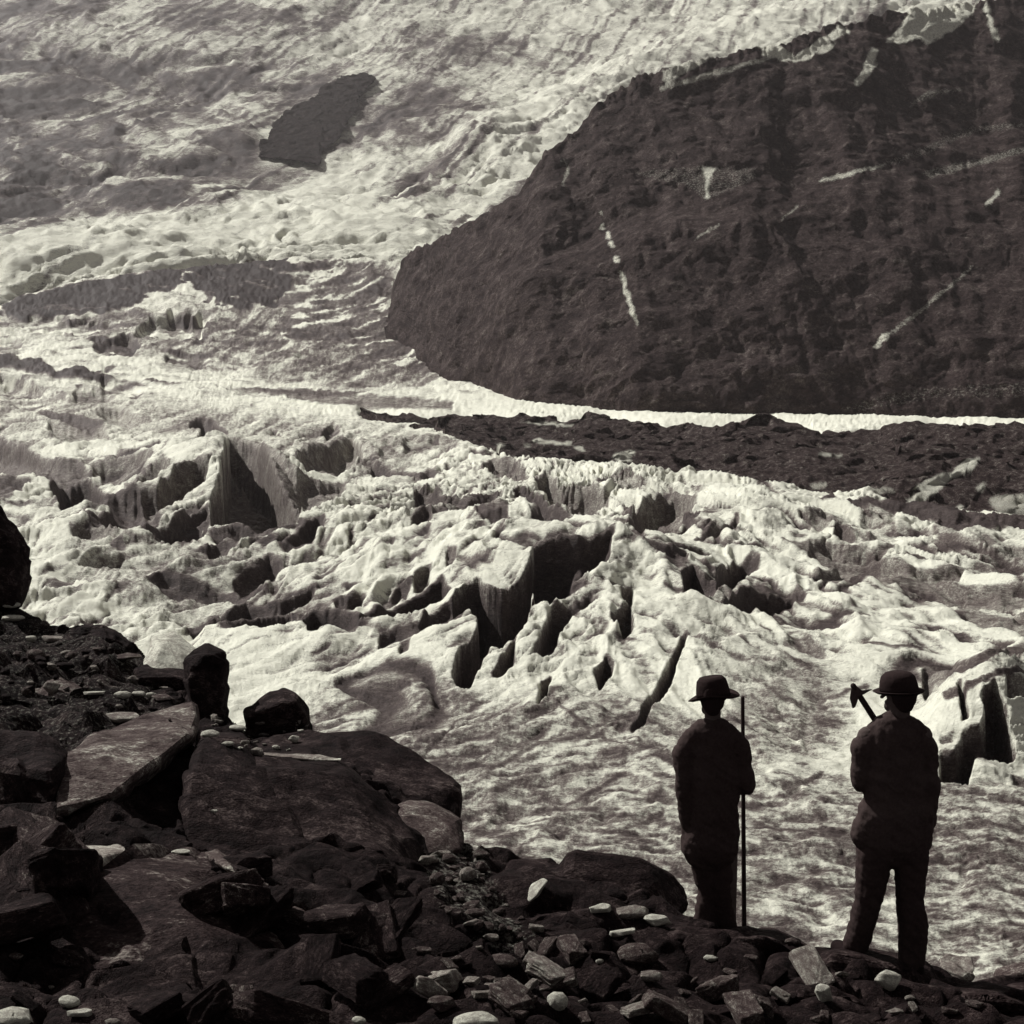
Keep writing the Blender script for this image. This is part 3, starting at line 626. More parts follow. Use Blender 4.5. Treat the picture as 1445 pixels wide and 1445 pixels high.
# ------------------------------------------------------------------ near bank of rubble on which the men stand
CR = [(-400,700,30),(-60,770,27),(0,832,25),(60,868,23),(100,885,22),(150,878,21),(190,905,20.3),(218,932,19.3),(258,940,18.8),(268,985,18),(318,1004,17),(345,1030,16.4),(430,1050,15.5),(560,1110,14),(650,1190,13),(740,1212,12.4),(860,1240,12),(960,1285,11.4),(1060,1312,11),(1130,1335,10.6),(1200,1362,10.2),(1300,1375,9.8),(1370,1384,9.6),(1445,1388,9.5),(1800,1400,9.3)]
def bank():
    nc, nr = 760, 480
    pc = np.linspace(-260, 1700, nc)
    cpy = np.interp(pc, [c[0] for c in CR], [c[1] for c in CR]); cY = np.interp(pc, [c[0] for c in CR], [c[2] for c in CR])
    t = np.concatenate([np.linspace(-.12, 1, 430), 1 + np.linspace(0, 1, nr - 430 + 1)[1:] ** 2 * 5])[:, None]
    Yn, zn = 6.6, float(slope_of(1500)) * 6.6
    Y = Yn + (cY - Yn) * t
    zc = slope_of(cpy) * cY
    Z = zn + (zc - zn) * np.minimum(t, 1) - .78 * np.maximum(Y - cY, 0)
    X = (pc - 722.5)[None] / F / math.cos(PIT) * Y * 1.02
    px, py = project(X, Y, Z)
    snow = mk_img(IDN, [(.2, [(592,1203),(650,1195),(700,1205),(690,1240),(740,1290),(780,1320),(760,1330),(700,1320),(640,1290),(600,1240)]), (.14, [(0,830),(200,930),(250,1000),(200,1060),(80,1060),(0,1050)]), (.15, [(320,1000),(420,1010),(430,1050),(330,1050)])], 4)
    P = np.stack([X, Y, Z], -1)
    x, y, z = X.copy(), Y.copy(), Z.copy()
    keep = 1 - .6 * np.exp(-((t - 1) / .04) ** 2)
    for q in range(3):
        P[..., q] += keep * (.13 * (.45 - 2 * np.abs(vn3(x / .7, y / .7, z / .7, 600 + q))) + .07 * vn3(x / .25, y / .25, z / .25, 610 + q) + .035 * vn3(x / .1, y / .1, z / .1, 620 + q))
    # stones standing in the rubble: cellular humps
    cell = np.abs(vn2(x / .22, y / .22, 630)) ; P[..., 2] += .10 * keep * np.sqrt(np.clip(cell, 0, 1)) - .05
    o = grid_mesh('moraine_bank', P, MAT['ground'], {'snow': sample(snow, px, py) }, smooth=False)
    tag(o, 'dark stony bank of moraine rubble under the men and boulders', kind='structure')
    return o
bank_o = bank()

# ------------------------------------------------------------------ rocks
rng = random.Random(7)
def facet_mesh(name, pts, mat, bev=.03, levels=2, n_amp=.02, n_len=.3, seed=0, smooth=True):
    bm = bmesh.new()
    for p in pts: bm.verts.new(p)
    r = bmesh.ops.convex_hull(bm, input=bm.verts)
    bmesh.ops.delete(bm, geom=[v for v in bm.verts if not v.link_faces], context='VERTS')
    bmesh.ops.dissolve_limit(bm, angle_limit=R(8), verts=bm.verts, edges=bm.edges)
    if bev > 0: bmesh.ops.bevel(bm, geom=list(bm.edges), offset=bev, segments=1, affect='EDGES', profile=.5, clamp_overlap=True)
    bmesh.ops.triangulate(bm, faces=bm.faces)
    for _ in range(levels):
        L = max(sorted((e.calc_length() for e in bm.edges))[len(bm.edges) // 2], .02 if levels > 3 else 1e-4)
        bmesh.ops.subdivide_edges(bm, edges=[e for e in bm.edges if e.calc_length() > L * .6], cuts=1, use_grid_fill=True)
        bmesh.ops.triangulate(bm, faces=bm.faces)
    bm.normal_update()
    co = np.array([v.co[:] for v in bm.verts], np.float32); no = np.array([v.normal[:] for v in bm.verts], np.float32)
    x, y, z = co.T / n_len
    d = .7 * fbm3(x * .6, y * .6, z * .6, 3, seed, .5) - .25 * np.abs(fbm3(x * 1.7, y * .6, z * 2.2, 3, seed + 9))
    st = (x * .35 + y * .3 + z * 1.1) * 1.7 + .7 * fbm3(x * .8, y * .8, z * .8, 2, seed + 4); fr_ = st - np.floor(st)
    d = d + .75 * np.where(fr_ < .8, fr_, (1 - fr_) * 4) * (levels > 3)
    for v, q, nn in zip(bm.verts, d, no): v.co += Vector(nn) * float(q) * n_amp
    me = bpy.data.meshes.new(name); bm.to_mesh(me); bm.free()
    if smooth and levels <= 3: me.polygons.foreach_set('use_smooth', [True] * len(me.polygons))
    me.materials.append(mat)
    return me
def big_rock(label, pts, mat='boulder', bev=.04, levels=5, n_amp=.05, n_len=.5, cat='boulder', name='boulder', seed=1, group=None):
    P = [at(*p) for p in pts]
    c = sum(P, Vector()) / len(P); lo = min(p.z for p in P); org = Vector((c.x, c.y, lo))
    me = facet_mesh(name, [p - org for p in P], MAT[mat], bev, levels, n_amp, n_len, seed)
    o = bpy.data.objects.new(name, me); o.location = org; col.objects.link(o)
    tag(o, label, cat, group); ROCKS.append(o); return o
ROCKS = []
def thick(outline, Y, front=.6, back=.8, shrink=.75, lift=0):
    """outline [(px,py)] at distance Y plus a smaller front face nearer and a back face farther"""
    cx = sum(p[0] for p in outline) / len(outline); cy = sum(p[1] for p in outline) / len(outline)
    jr = random.Random(int(cx * 7 + cy)); J = lambda v: jr.uniform(-v, v)
    out = [(x, y, Y + J(.12)) for x, y in outline]
    out += [(cx + (x - cx) * (shrink + J(.2)), cy + (y - cy) * (shrink + J(.15)) + 8, Y - front * (.6 + J(.4))) for x, y in outline]
    out += [(cx + (x - cx) * shrink, cy + (y - cy) * shrink - lift, Y + back) for x, y in outline]
    return out
big_rock('tall black rock jutting from the left edge of the frame', thick([(-60,690),(0,712),(15,745),(40,772),(43,820),(30,860),(-60,870)], 22, .8, 1.2), seed=2)
big_rock('pale grey ridge-topped rock below the scree at the far left', [(-40,1060,15.5),(0,1022,15.5),(40,985,16),(80,954,16.4),(90,960,16.8),(128,985,16),(130,1035,15.2),(60,1060,14.5),(0,1080,14.6),(-40,1100,14.6),(0,1100,17),(100,1040,17)], 'slab', seed=3, n_amp=.07)
big_rock('black rock mass under the pale ridge rock, cut by the left edge', thick([(-80,1040),(0,1052),(60,1048),(90,1075),(84,1180),(60,1300),(-80,1320)], 11.5, .8, .8), seed=4, n_amp=.08)
big_rock('big tilted grey slab with slanting streaks, left of the pebbled crest', [(83,1066,11.4),(147,1030,12.3),(215,1008,12.8),(274,991,13.2),(279,1012,12.7),(270,1035,12.0),(78,1146,10.7),(196,1092,11.2),(156,1123,10.8),(90,1150,11.1),(156,1135,11.2),(196,1105,11.6),(275,1050,12.4),(150,1044,13.2),(270,1010,13.8)], 'slab', seed=5, n_amp=.05, bev=.03, n_len=.6)
big_rock('black block underneath the tilted streaked slab', [(88,1150,11.2),(160,1128,11.3),(200,1098,11.7),(275,1044,12.5),(282,1090,12.4),(270,1200,11.0),(200,1215,10.6),(90,1215,10.5),(60,1180,11.2),(150,1100,12.6),(270,1080,13.2)], seed=25, n_amp=.07)
big_rock('broad black boulder right of the streaked slab, pebbles along its top', [(278,1034,12.6),(300,1038,12.8),(345,1044,12.9),(282,1050,12.0),(335,1058,12.0),(396,1118,11.4),(420,1160,11),(265,1100,11.2),(255,1200,10.5),(420,1280,10.2),(300,1300,10),(470,1280,10.4),(360,1070,13)], seed=6, n_amp=.07)
big_rock('wide domed black boulder with a thin bright line along its crest', [(352,1060,12.6),(400,1066,12.7),(482,1071,12.7),(352,1068,12.2),(480,1080,12.2),(522,1102,12.3),(565,1148,12),(594,1200,11.6),(606,1260,11),(590,1330,10.4),(420,1320,10),(370,1160,11),(380,1100,11.6),(480,1180,10.9),(540,1240,10.4),(450,1110,13.4)], seed=7, n_amp=.07)
big_rock('smooth-topped black boulder standing against the ice, right of the pebbles', [(330,1068,14.6),(378,1042,15),(440,1029,15.2),(480,1040,15.1),(535,1039,15),(575,1060,14.8),(620,1085,14.5),(648,1104,14.2),(653,1150,13.8),(652,1196,13.4),(600,1204,13),(500,1150,13),(400,1110,13.4),(440,1040,16),(600,1100,15.4)], seed=8, n_amp=.06)
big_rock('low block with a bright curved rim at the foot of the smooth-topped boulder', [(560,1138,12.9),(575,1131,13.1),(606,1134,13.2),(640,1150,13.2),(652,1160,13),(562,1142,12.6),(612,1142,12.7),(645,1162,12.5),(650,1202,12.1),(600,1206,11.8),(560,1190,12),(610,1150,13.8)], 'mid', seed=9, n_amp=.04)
big_rock('upright dark finger of rock beside the pale block', thick([(262,928),(274,918),(292,909),(318,922),(323,948),(315,985),(320,1036),(268,1036),(270,990),(260,962)], 16.4, .35, .4, .8), 'boulder', seed=10, n_amp=.04)
big_rock('dark angular rock with a peaked top above the pebbles', thick([(345,1003),(368,986),(386,980),(400,972),(418,980),(434,1000),(428,1012),(438,1036),(400,1044),(350,1036)], 16.2, .4, .5, .8), seed=11, n_amp=.03, bev=.02)
big_rock('pale angular block with a grey facet standing on the bank edge', [(199,932,18),(214,897,18.3),(246,891,18.6),(272,914,18.6),(287,926,18.2),(262,947,17.6),(262,972,17.5),(216,966,17.5),(216,948,17.5),(205,944,17.6),(226,915,17.8),(252,920,17.9),(240,900,19),(270,930,19)], 'white', bev=.015, levels=3, n_amp=.03, n_len=.2, seed=12)
MAT['slab2'] = rock_material('dark_streaked_schist', .004, .16, 1.3, .05, None, (.2, .6, -.5), (.85, 1.25, 1.25))
big_rock('low black rock propping the pale angular block on the bank edge', thick([(188,948),(205,938),(240,944),(268,946),(276,962),(270,985),(200,980)], 17.6, .3, .4, .8), seed=44, n_amp=.03)
big_rock('huge black boulder filling the lower left, split by a pale slanting edge', [(180,1192,9.6),(240,1194,9.9),(290,1203,9.9),(306,1198,10.3),(380,1240,9.9),(375,1262,9.3),(450,1300,9.5),(430,1325,8.8),(560,1388,8.9),(550,1410,8.3),(600,1450,8.2),(590,1500,7.8),(120,1500,7.4),(60,1400,7.9),(90,1260,8.8),(140,1220,9.2),(300,1330,8.2),(400,1400,7.9)], 'slab2', seed=13, n_amp=.06)
big_rock('long pale strip added as the lit edge slanting down the huge lower left boulder', [(288,1203,9.75),(305,1198,9.9),(345,1222,9.75),(378,1246,9.5),(372,1258,9.3),(330,1240,9.4),(300,1218,9.5),(330,1230,9.0),(380,1262,9.0)], 'slab', bev=.008, levels=4, n_amp=.02, n_len=.2, seed=31)  # sunlit rim of the boulder, added as a thin pale rock
big_rock('second pale strip added as lit edge below the first, pointing to the bottom edge', [(376,1262,9.3),(400,1268,9.3),(450,1302,9.2),(500,1335,9.0),(560,1384,8.7),(555,1398,8.5),(500,1362,8.6),(430,1310,8.9),(470,1350,8.5),(540,1400,8.3)], 'slab', bev=.008, levels=4, n_amp=.03, n_len=.2, seed=32)  # lower run of the lit rim, again added as pale rock
big_rock('thin grey shard on the right flank of the pebbled black boulder', [(322,1050,12.9),(336,1054,12.9),(366,1082,12.5),(396,1116,12.0),(388,1120,11.8),(356,1094,12.1),(330,1064,12.5),(350,1080,12.8)], 'pale', bev=.006, levels=4, n_amp=.02, n_len=.2, seed=33)  # added strip: lit edge of the boulder given as paler stone
big_rock('thin bright ribbon of stone along the crest of the wide domed boulder', [(356,1060,12.5),(400,1064,12.55),(440,1068,12.5),(483,1070,12.5),(482,1073,12.4),(440,1073,12.35),(400,1068,12.4),(358,1064,12.4),(420,1075,12.6)], 'pale', bev=.006, levels=4, n_amp=.02, n_len=.2, seed=34)  # sunlight along the crest, put in as a pale strip
big_rock('dark slab wedge behind the huge lower left boulder with a grey upper edge', [(360,1225,10.6),(430,1215,10.9),(480,1225,10.9),(560,1290,10.3),(600,1340,9.8),(640,1400,9.2),(600,1440,8.6),(480,1330,9.2),(400,1270,9.8),(470,1240,11.4),(600,1330,10.6)], 'slab2', seed=14, n_amp=.05)
big_rock('pale capped small boulder resting left of centre in the dark mass', [(82,1212,9.7),(100,1193,9.9),(135,1188,10),(170,1192,10),(182,1200,9.7),(150,1204,9.4),(110,1214,9.2),(96,1240,9.1),(130,1246,9.0),(80,1250,9.1),(150,1240,9.3),(130,1195,10.3)], 'pale', bev=.01, levels=3, n_amp=.03, n_len=.2, seed=15)
big_rock('dark triangular rock at the upper edge of the gravel patch', thick([(690,1242),(705,1222),(730,1214),(782,1213),(792,1240),(768,1268),(738,1292),(712,1284)], 12.2, .4, .4, .7), seed=16, n_amp=.04)
big_rock('long flat-topped black boulder between the gravel patch and the left man', thick([(784,1216),(806,1200),(832,1203),(868,1211),(906,1214),(948,1230),(974,1258),(970,1282),(900,1270),(850,1272),(870,1310),(800,1322),(745,1298),(770,1250)], 11.6, .5, .6, .75), seed=17, n_amp=.05)
big_rock('dark ledge of rock under the boots of the left man', thick([(880,1312),(950,1302),(1000,1312),(1050,1308),(1090,1306),(1130,1322),(1152,1338),(1140,1375),(1000,1385),(900,1370),(870,1340)], 10.3, .6, .6, .8), seed=18, n_amp=.05)
big_rock('dark ledge of rock under the boots of the right man', thick([(1128,1352),(1150,1338),(1200,1340),(1250,1345),(1290,1352),(1318,1372),(1325,1410),(1240,1430),(1150,1425),(1120,1390)], 9.4, .5, .5, .8), seed=19, n_amp=.05)
big_rock('grey slab lying flat in front of the left man', [(960,1402,8.9),(985,1388,9.2),(1030,1384,9.3),(1062,1400,9.1),(1070,1428,8.8),(1010,1432,8.6),(965,1422,8.7),(1000,1440,8.5),(1060,1450,8.5),(990,1395,9.5)], 'slab', bev=.02, levels=4, n_amp=.03, n_len=.3, seed=20)
big_rock('broad grey slab at the bottom edge below the left man', [(880,1440,8.3),(905,1410,8.6),(960,1404,8.7),(1020,1425,8.5),(1040,1450,8.2),(1000,1480,7.9),(890,1490,7.8),(860,1460,8.1)], 'slab', bev=.02, levels=4, n_amp=.04, n_len=.3, seed=21)
big_rock('weathered grey slab at the bottom edge, right of the white egg-shaped stone', [(800,1412,8.7),(850,1404,8.9),(890,1408,8.8),(905,1420,8.6),(880,1440,8.3),(810,1436,8.3),(820,1450,8.2),(880,1455,8.2)], 'slab', bev=.02, levels=4, n_amp=.03, n_len=.25, seed=22)
big_rock('black rock at the right end of the bank', thick([(1318,1405),(1340,1397),(1372,1398),(1400,1392),(1436,1404),(1500,1410),(1500,1460),(1330,1460)], 8.9, .4, .5, .75), seed=23, n_amp=.04)
big_rock('pointed dark stone in front of the right man', thick([(1112,1432),(1140,1410),(1172,1398),(1210,1412),(1236,1436),(1220,1460),(1120,1460)], 8.7, .3, .4, .7), 'slab2', seed=24, n_amp=.03)

big_rock('long dark rock lying on the right edge of the bank', thick([(1350,1402),(1372,1390),(1410,1384),(1450,1388),(1500,1392),(1500,1440),(1400,1438),(1356,1430)], 9.3, .3, .4, .75), 'slab2', seed=41, n_amp=.04)
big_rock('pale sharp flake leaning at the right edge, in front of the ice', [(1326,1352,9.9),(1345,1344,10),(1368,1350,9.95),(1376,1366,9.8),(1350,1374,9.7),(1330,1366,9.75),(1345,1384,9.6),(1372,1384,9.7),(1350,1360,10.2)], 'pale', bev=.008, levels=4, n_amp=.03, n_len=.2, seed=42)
big_rock('grey block standing half out of the frame on the right edge', thick([(1404,1372),(1428,1362),(1460,1360),(1500,1366),(1500,1400),(1410,1396)], 9.7, .25, .3, .75), 'mid', seed=43, n_amp=.03)
# generic stone shapes, shared between many stones
STONES = {}
def stone_shape(kind, i, mat):
    key = (kind, i, mat)
    if key in STONES: return STONES[key]
    r = random.Random(i * 13 + (0 if kind == 'angular' else 500))
    pts = []
    if kind == 'block':
        for sx in (-1, 1):
            for sy in (-1, 1):
                for sz in (-1, 1): pts.append(Vector((sx * .5 * r.uniform(.7, 1), sy * .38 * r.uniform(.6, 1), sz * .26 * r.uniform(.5, 1))))
        for k in range(3): pts.append(Vector((r.uniform(-.6, .6), r.uniform(-.4, .4), r.uniform(-.3, .34))))
    for k in range(0 if kind == 'block' else 16 if kind == 'angular' else 60):
        v = Vector((r.gauss(0, 1), r.gauss(0, 1), r.gauss(0, 1))).normalized()
        v *= 1 if kind == 'round' else r.uniform(.75, 1.1)
        pts.append(Vector((v.x * .5, v.y * .42, v.z * .36)))
    me = facet_mesh('stone', pts, MAT[mat], .02 if kind != 'round' else .02, {'round': 1, 'angular': 2, 'block': 4}[kind], .03, .3, i)
    STONES[key] = me; return me
def scene_bvh(objs):
    vs, fs, off = [], [], 0
    for o in objs:
        me = o.data; mw = o.matrix_basis
        n = len(me.vertices); co = np.empty(n * 3, np.float32); me.vertices.foreach_get('co', co); co = co.reshape(-1, 3) + np.array(o.location)
        vs.append(co)
        for p in me.polygons: fs.append(tuple(i + off for i in p.vertices))
        off += n
    return BVHTree.FromPolygons([tuple(v) for v in np.concatenate(vs).tolist()], fs)
bvh = scene_bvh([bank_o] + ROCKS)
def stone(px, py, wpx, hpx, mat, label, kind='angular', i=None, rot=0., group=None, sink=.25, tilt=0., yoff=0):
    """place a stone whose centre shows at px,py, standing on whatever lies under it"""
    foot = at(px, py + hpx * .35, 10)
    hit = bvh.ray_cast(Vector((0, 0, 0)), foot.normalized(), 60)
    if hit[0] is None: return None
    p = hit[0]; s = p.length / F
    i = rng.randrange(7) if i is None else i
    o = bpy.data.objects.new('stone', stone_shape(kind, i, mat)); col.objects.link(o)
    o.scale = (wpx * s, max(wpx * .7, hpx) * s * 1.1, hpx * s * 1.25)
    o.rotation_euler = (rng.uniform(-.15, .15), tilt, rot) if kind != 'block' else (rng.uniform(-.5, .4), rng.uniform(-.6, .6), rot)
    o.location = p + Vector((0, o.scale[1] * .25, hpx * s * .30))
    tag(o, label, 'stone', group); return o
NAMED = [
 (787,1415,30,30,'white','smooth white egg-shaped stone near the bottom edge','round',0),(672,1445,68,26,'white','large white rounded stone half cut by the bottom edge','round',1),
 (626,1418,60,26,'mid','long grey stone lying left of the egg-shaped one','angular',2),(710,1359,44,22,'mid','domed grey stone below the gravel patch','round',3),
 (506,1442,22,14,'white','small white stone at the bottom edge under the huge boulder','round',4),(676,1338,14,8,'pale','small pale stone at the lower left of the gravel patch','angular',1),
 (693,1324,24,16,'pale','pale pebble where the gravel patch ends','angular',3),(756,1310,26,18,'pale','pale blocky stone on the right of the gravel patch','angular',4),
 (900,1350,66,30,'mid','domed grey stone left of the boots of the left man','round',5),(918,1379,38,22,'pale','small pale block below the domed grey stone','angular',5),
 (878,1318,52,14,'white','thin white flake below the pale slabs','angular',0),(846,1357,12,8,'white','tiny white stone left of the domed grey stone','round',2),
 (1003,1353,20,10,'white','small white sliver of stone below the left man','round',6),(1165,1402,34,32,'white','white angular stone at the left boot of the right man','angular',2),
 (1254,1388,46,34,'white','bright white stone between the boots of the right man','angular',6),(1285,1409,16,8,'pale','small pale stone right of the bright white one','round',1),
 (1263,1430,30,10,'pale','flat pale stone below the bright white one','angular',1),(96,1416,34,18,'white','upper white stone of the pair at the lower left','round',3),
 (108,1432,38,16,'white','lower white stone of the pair at the lower left','angular',4),(16,1440,62,26,'white','big white stone in the bottom left corner','round',5),
 (158,1444,22,12,'pale','pale stone at the bottom edge right of the white pair','round',0),(71,1394,12,8,'pale','small pale stone above the white pair','angular',3),
 (46,1320,12,6,'pale','lone tiny pale stone on the black mass at the left','round',4),(14,854,26,9,'white','upper white stone on the scree at the left edge','round',2),
 (16,873,32,10,'white','lower white stone on the scree at the left edge','round',3),(42,901,18,14,'white','white stone on the scree beside the curved pale rock','angular',5),
 (76,902,50,14,'pale','curved pale rock on the upper scree','angular',0),(70,972,30,24,'pale','pale crumbled stone above the ridge-topped rock','angular',6),
 (134,942,20,8,'pale','small pale stone below the bank edge','angular',2),(172,929,56,10,'mid','long grey flake on the bank edge left of the pale block','angular',1),
 (130,979,38,10,'white','white flake left of the row of white stones','angular',4),(172,981,24,12,'white','first white stone in the row on the upper bank','round',0),
 (194,979,22,11,'white','second white stone in the row on the upper bank','angular',5),(212,981,16,9,'white','last white stone in the row on the upper bank','round',6),
 (164,1014,64,16,'pale','long pale slab above the streaked slab','angular',3),(232,985,50,8,'mid','thin grey flake left of the upright finger of rock','angular',2),
 (296,1036,28,11,'white','white pebble at the foot of the upright finger','round',1),(333,1008,24,12,'white','upper white pebble right of the upright finger','angular',0),
 (334,1028,26,10,'white','lower white pebble right of the upright finger','round',3),(369,1020,24,8,'pale','flat pale pebble left of the peaked rock','round',5),
 (371,1035,28,12,'pale','pale domed pebble under the peaked rock','round',2),(401,1018,16,9,'pale','small pale pebble against the peaked rock','angular',1),
 (414,1044,22,14,'white','white pebble right of the domed one on the crest','angular',6),(389,1055,12,8,'white','tiny white pebble under the domed one','round',4),
 (321,1050,18,8,'white','white pebble at the start of the pale edge','round',0),(254,1203,26,6,'white','thin white stone on top of the huge boulder','round',6),
 (301,1145,12,7,'white','tiny white chip on the broad black boulder','angular',3),(890,1290,60,26,'pale','pale crumpled slab below the long flat-topped boulder','angular',5),
 (930,1300,56,18,'white','white slab beside the left man\'s shin','angular',2),(845,1284,40,18,'white','white wedge below the long flat-topped boulder','angular',4),
 (1342,1428,30,16,'mid','grey stone at the right end of the bank','angular',0),(1060,1352,24,12,'mid','small grey stone on the ledge right of the left man','angular',5),
 (1120,1330,24,12,'mid','grey knob at the right end of the left man\'s ledge','round',4),(20,1352,26,12,'mid','grey stone low on the left edge','angular',6),
 (595,1342,30,12,'mid','grey stone beside the dark slab wedge','angular',3),(560,1262,34,10,'mid','long grey chip on the slope of the domed boulder','angular',0),
]
for (px, py, wp, hp, mt, lb, kd, i) in NAMED: stone(px, py, wp, hp, mt, lb, kd, i, rng.uniform(-.5, .5))
stone(754, 1262, 56, 16, 'white', 'white splinter of rock leaning across the dark rocks by the gravel patch', 'angular', 1, .3, tilt=-.75)
# unnamed rubble: each stone its own object
def in_poly(x, y, pts):
    ins = False
    for k in range(len(pts)):
        xa, ya = pts[k]; xb, yb = pts[k - 1]
        if (ya > y) != (yb > y) and x < (xb - xa) * (y - ya) / (yb - ya) + xa: ins = not ins
    return ins
ZONES = [
 ([(0,830),(100,880),(200,940),(260,1000),(250,1020),(150,1030),(60,960),(0,1020)], 42, (12, 34), ['mid', 'boulder', 'boulder', 'pale'], 'on the scree of the upper left bank'),
 ([(300,1010),(430,1015),(430,1060),(360,1064),(300,1050)], 24, (10, 26), ['mid', 'pale', 'pale', 'white'], 'on the crest between the rock finger and the peaked rock'),
 ([(600,1205),(690,1205),(690,1250),(770,1320),(700,1330),(620,1280)], 62, (8, 34), ['mid', 'mid', 'pale', 'slab'], 'in the grey gravel patch beside the domed boulder'),
 ([(600,1330),(900,1330),(900,1440),(600,1440)], 42, (18, 95), ['boulder', 'slab', 'mid', 'mid', 'pale'], 'in the rubble below the gravel patch'),
 ([(900,1370),(1130,1350),(1330,1410),(1445,1430),(1445,1445),(900,1445)], 30, (16, 85), ['boulder', 'mid', 'mid', 'slab', 'pale'], 'in the rubble just below the men'),
 ([(0,1180),(90,1180),(100,1400),(620,1445),(0,1445)], 26, (40, 190), ['boulder', 'slab2', 'slab2'], 'half buried in the dark lower left bank'),
 ([(230,1210),(620,1210),(640,1445),(560,1440)], 22, (40, 170), ['boulder', 'slab2', 'slab2'], 'jammed against the flank of the huge lower left boulder'),
]
ZONES[-1] = ([(230,1210),(540,1210),(600,1445),(540,1440)],) + ZONES[-1][1:]
# things one can find, to say where a stone lies
LM = [(787,1415,'the white egg-shaped stone'),(672,1445,'the half-cut white rounded stone'),(626,1418,'the long grey stone'),(710,1359,'the domed stone below the gravel'),(900,1350,'the domed stone by the left man'),
 (1003,1353,'the white sliver below the left man'),(1165,1402,'the white stone at the right man\'s boot'),(1254,1388,'the bright stone between the right man\'s boots'),(102,1424,'the white pair at the lower left'),(16,1440,'the white stone in the bottom corner'),
 (46,1320,'the lone pale chip on the black mass'),(20,862,'the white scree stones at the left edge'),(70,972,'the pale crumbled stone on the scree'),(190,981,'the row of white stones'),(164,1014,'the long pale slab on the upper bank'),
 (291,975,'the upright rock finger'),(390,1008,'the peaked rock on the crest'),(130,1218,'the pale capped boulder'),(430,1290,'the pale lit-edge strips'),(590,1350,'the dark slab wedge'),(740,1255,'the dark triangular rock'),
 (870,1240,'the flat-topped black boulder'),(606,1165,'the bright-rimmed low block'),(1010,1410,'the grey slab before the left man'),(850,1425,'the weathered slab at the bottom edge'),(1380,1425,'the black rock ending the bank'),(240,915,'the pale block on the bank edge'),
 (676,1270,'the middle of the gravel patch'),(1100,1360,'the ledge right of the left man'),(40,1250,'the black mass at the left edge')]
def where_is(x, y):
    lx, ly, nm = min(LM, key=lambda l: math.hypot(l[0] - x, l[1] - y))
    dx, dy = x - lx, y - ly; d = math.hypot(dx, dy)
    side = ('left of' if dx < 0 else 'right of') if abs(dx) > abs(dy) else ('above' if dy < 0 else 'below')
    return ('touching ' + nm if d < 14 else ('just ' if d < 45 else 'well ') + side + ' ' + nm)
WORD = dict(white='white', slab='banded', mid='grey', boulder='black', slab2='streaked', pale='pale')
for poly, n, (a, b), mats, where in ZONES:
    k = 0; x0 = min(p[0] for p in poly); x1 = max(p[0] for p in poly); y0 = min(p[1] for p in poly); y1 = max(p[1] for p in poly)
    while k < n:
        x = rng.uniform(x0, x1); y = rng.uniform(y0, y1)
        if not in_poly(x, y, poly): continue
        wp = a + (b - a) * rng.random() ** 2
        if any(abs(q[0] - x) < (q[2] + wp) * .55 and -(q[3] * .5 + 4) < y - q[1] < q[3] * .5 + wp * .45 for q in NAMED): continue
        mt = rng.choice(mats); kd = 'block' if b > 45 else rng.choice(['angular', 'angular', 'round'])
        sz = 'small' if wp < a + .35 * (b - a) else 'larger'
        lb = f"{sz} {WORD[mt]} {dict(angular='angular', round='rounded', block='blocky')[kd]} stone {where_is(x, y)}"
        stone(x, y, wp, wp * rng.uniform(.35, .7), mt, lb, kd, None, rng.uniform(0, 6), lb.replace('stone', 'stones')); k += 1

# ------------------------------------------------------------------ people
def cloth_mat(name, v, sc=60):
    m, t, b = M(name); c = coords(t); n = nz(t, sc, 4, .7, c); n2 = nz(t, 5, 4, .6, c)
    x = math_n(t, 'MULTIPLY', math_n(t, 'ADD', n, n2), .5)
    t.links.new(ramp(t, x, [(.3, gray(v * .6)), (.7, gray(v * 1.5))]), b.inputs['Base Color'])
    b.inputs['Roughness'].default_value = .9; b.inputs['Specular IOR Level'].default_value = .04
    bump(t, b, n2, .6, .03); return m
MAT['coat'] = cloth_mat('dark_wool_coat', .035); MAT['coat2'] = cloth_mat('dark_wool_coat_lighter', .04); MAT['trousers'] = cloth_mat('dark_wool_trousers', .03)
MAT['felt'] = cloth_mat('black_felt', .02, 90); MAT['skin'] = cloth_mat('tanned_skin', .07, 30); MAT['hair'] = cloth_mat('dark_hair', .02, 120)
MAT['boot'] = cloth_mat('boot_leather', .01); MAT['wood'] = cloth_mat('ash_wood', .03); MAT['steel'] = cloth_mat('dull_steel', .05); MAT['linen'] = cloth_mat('pale_linen', .6)

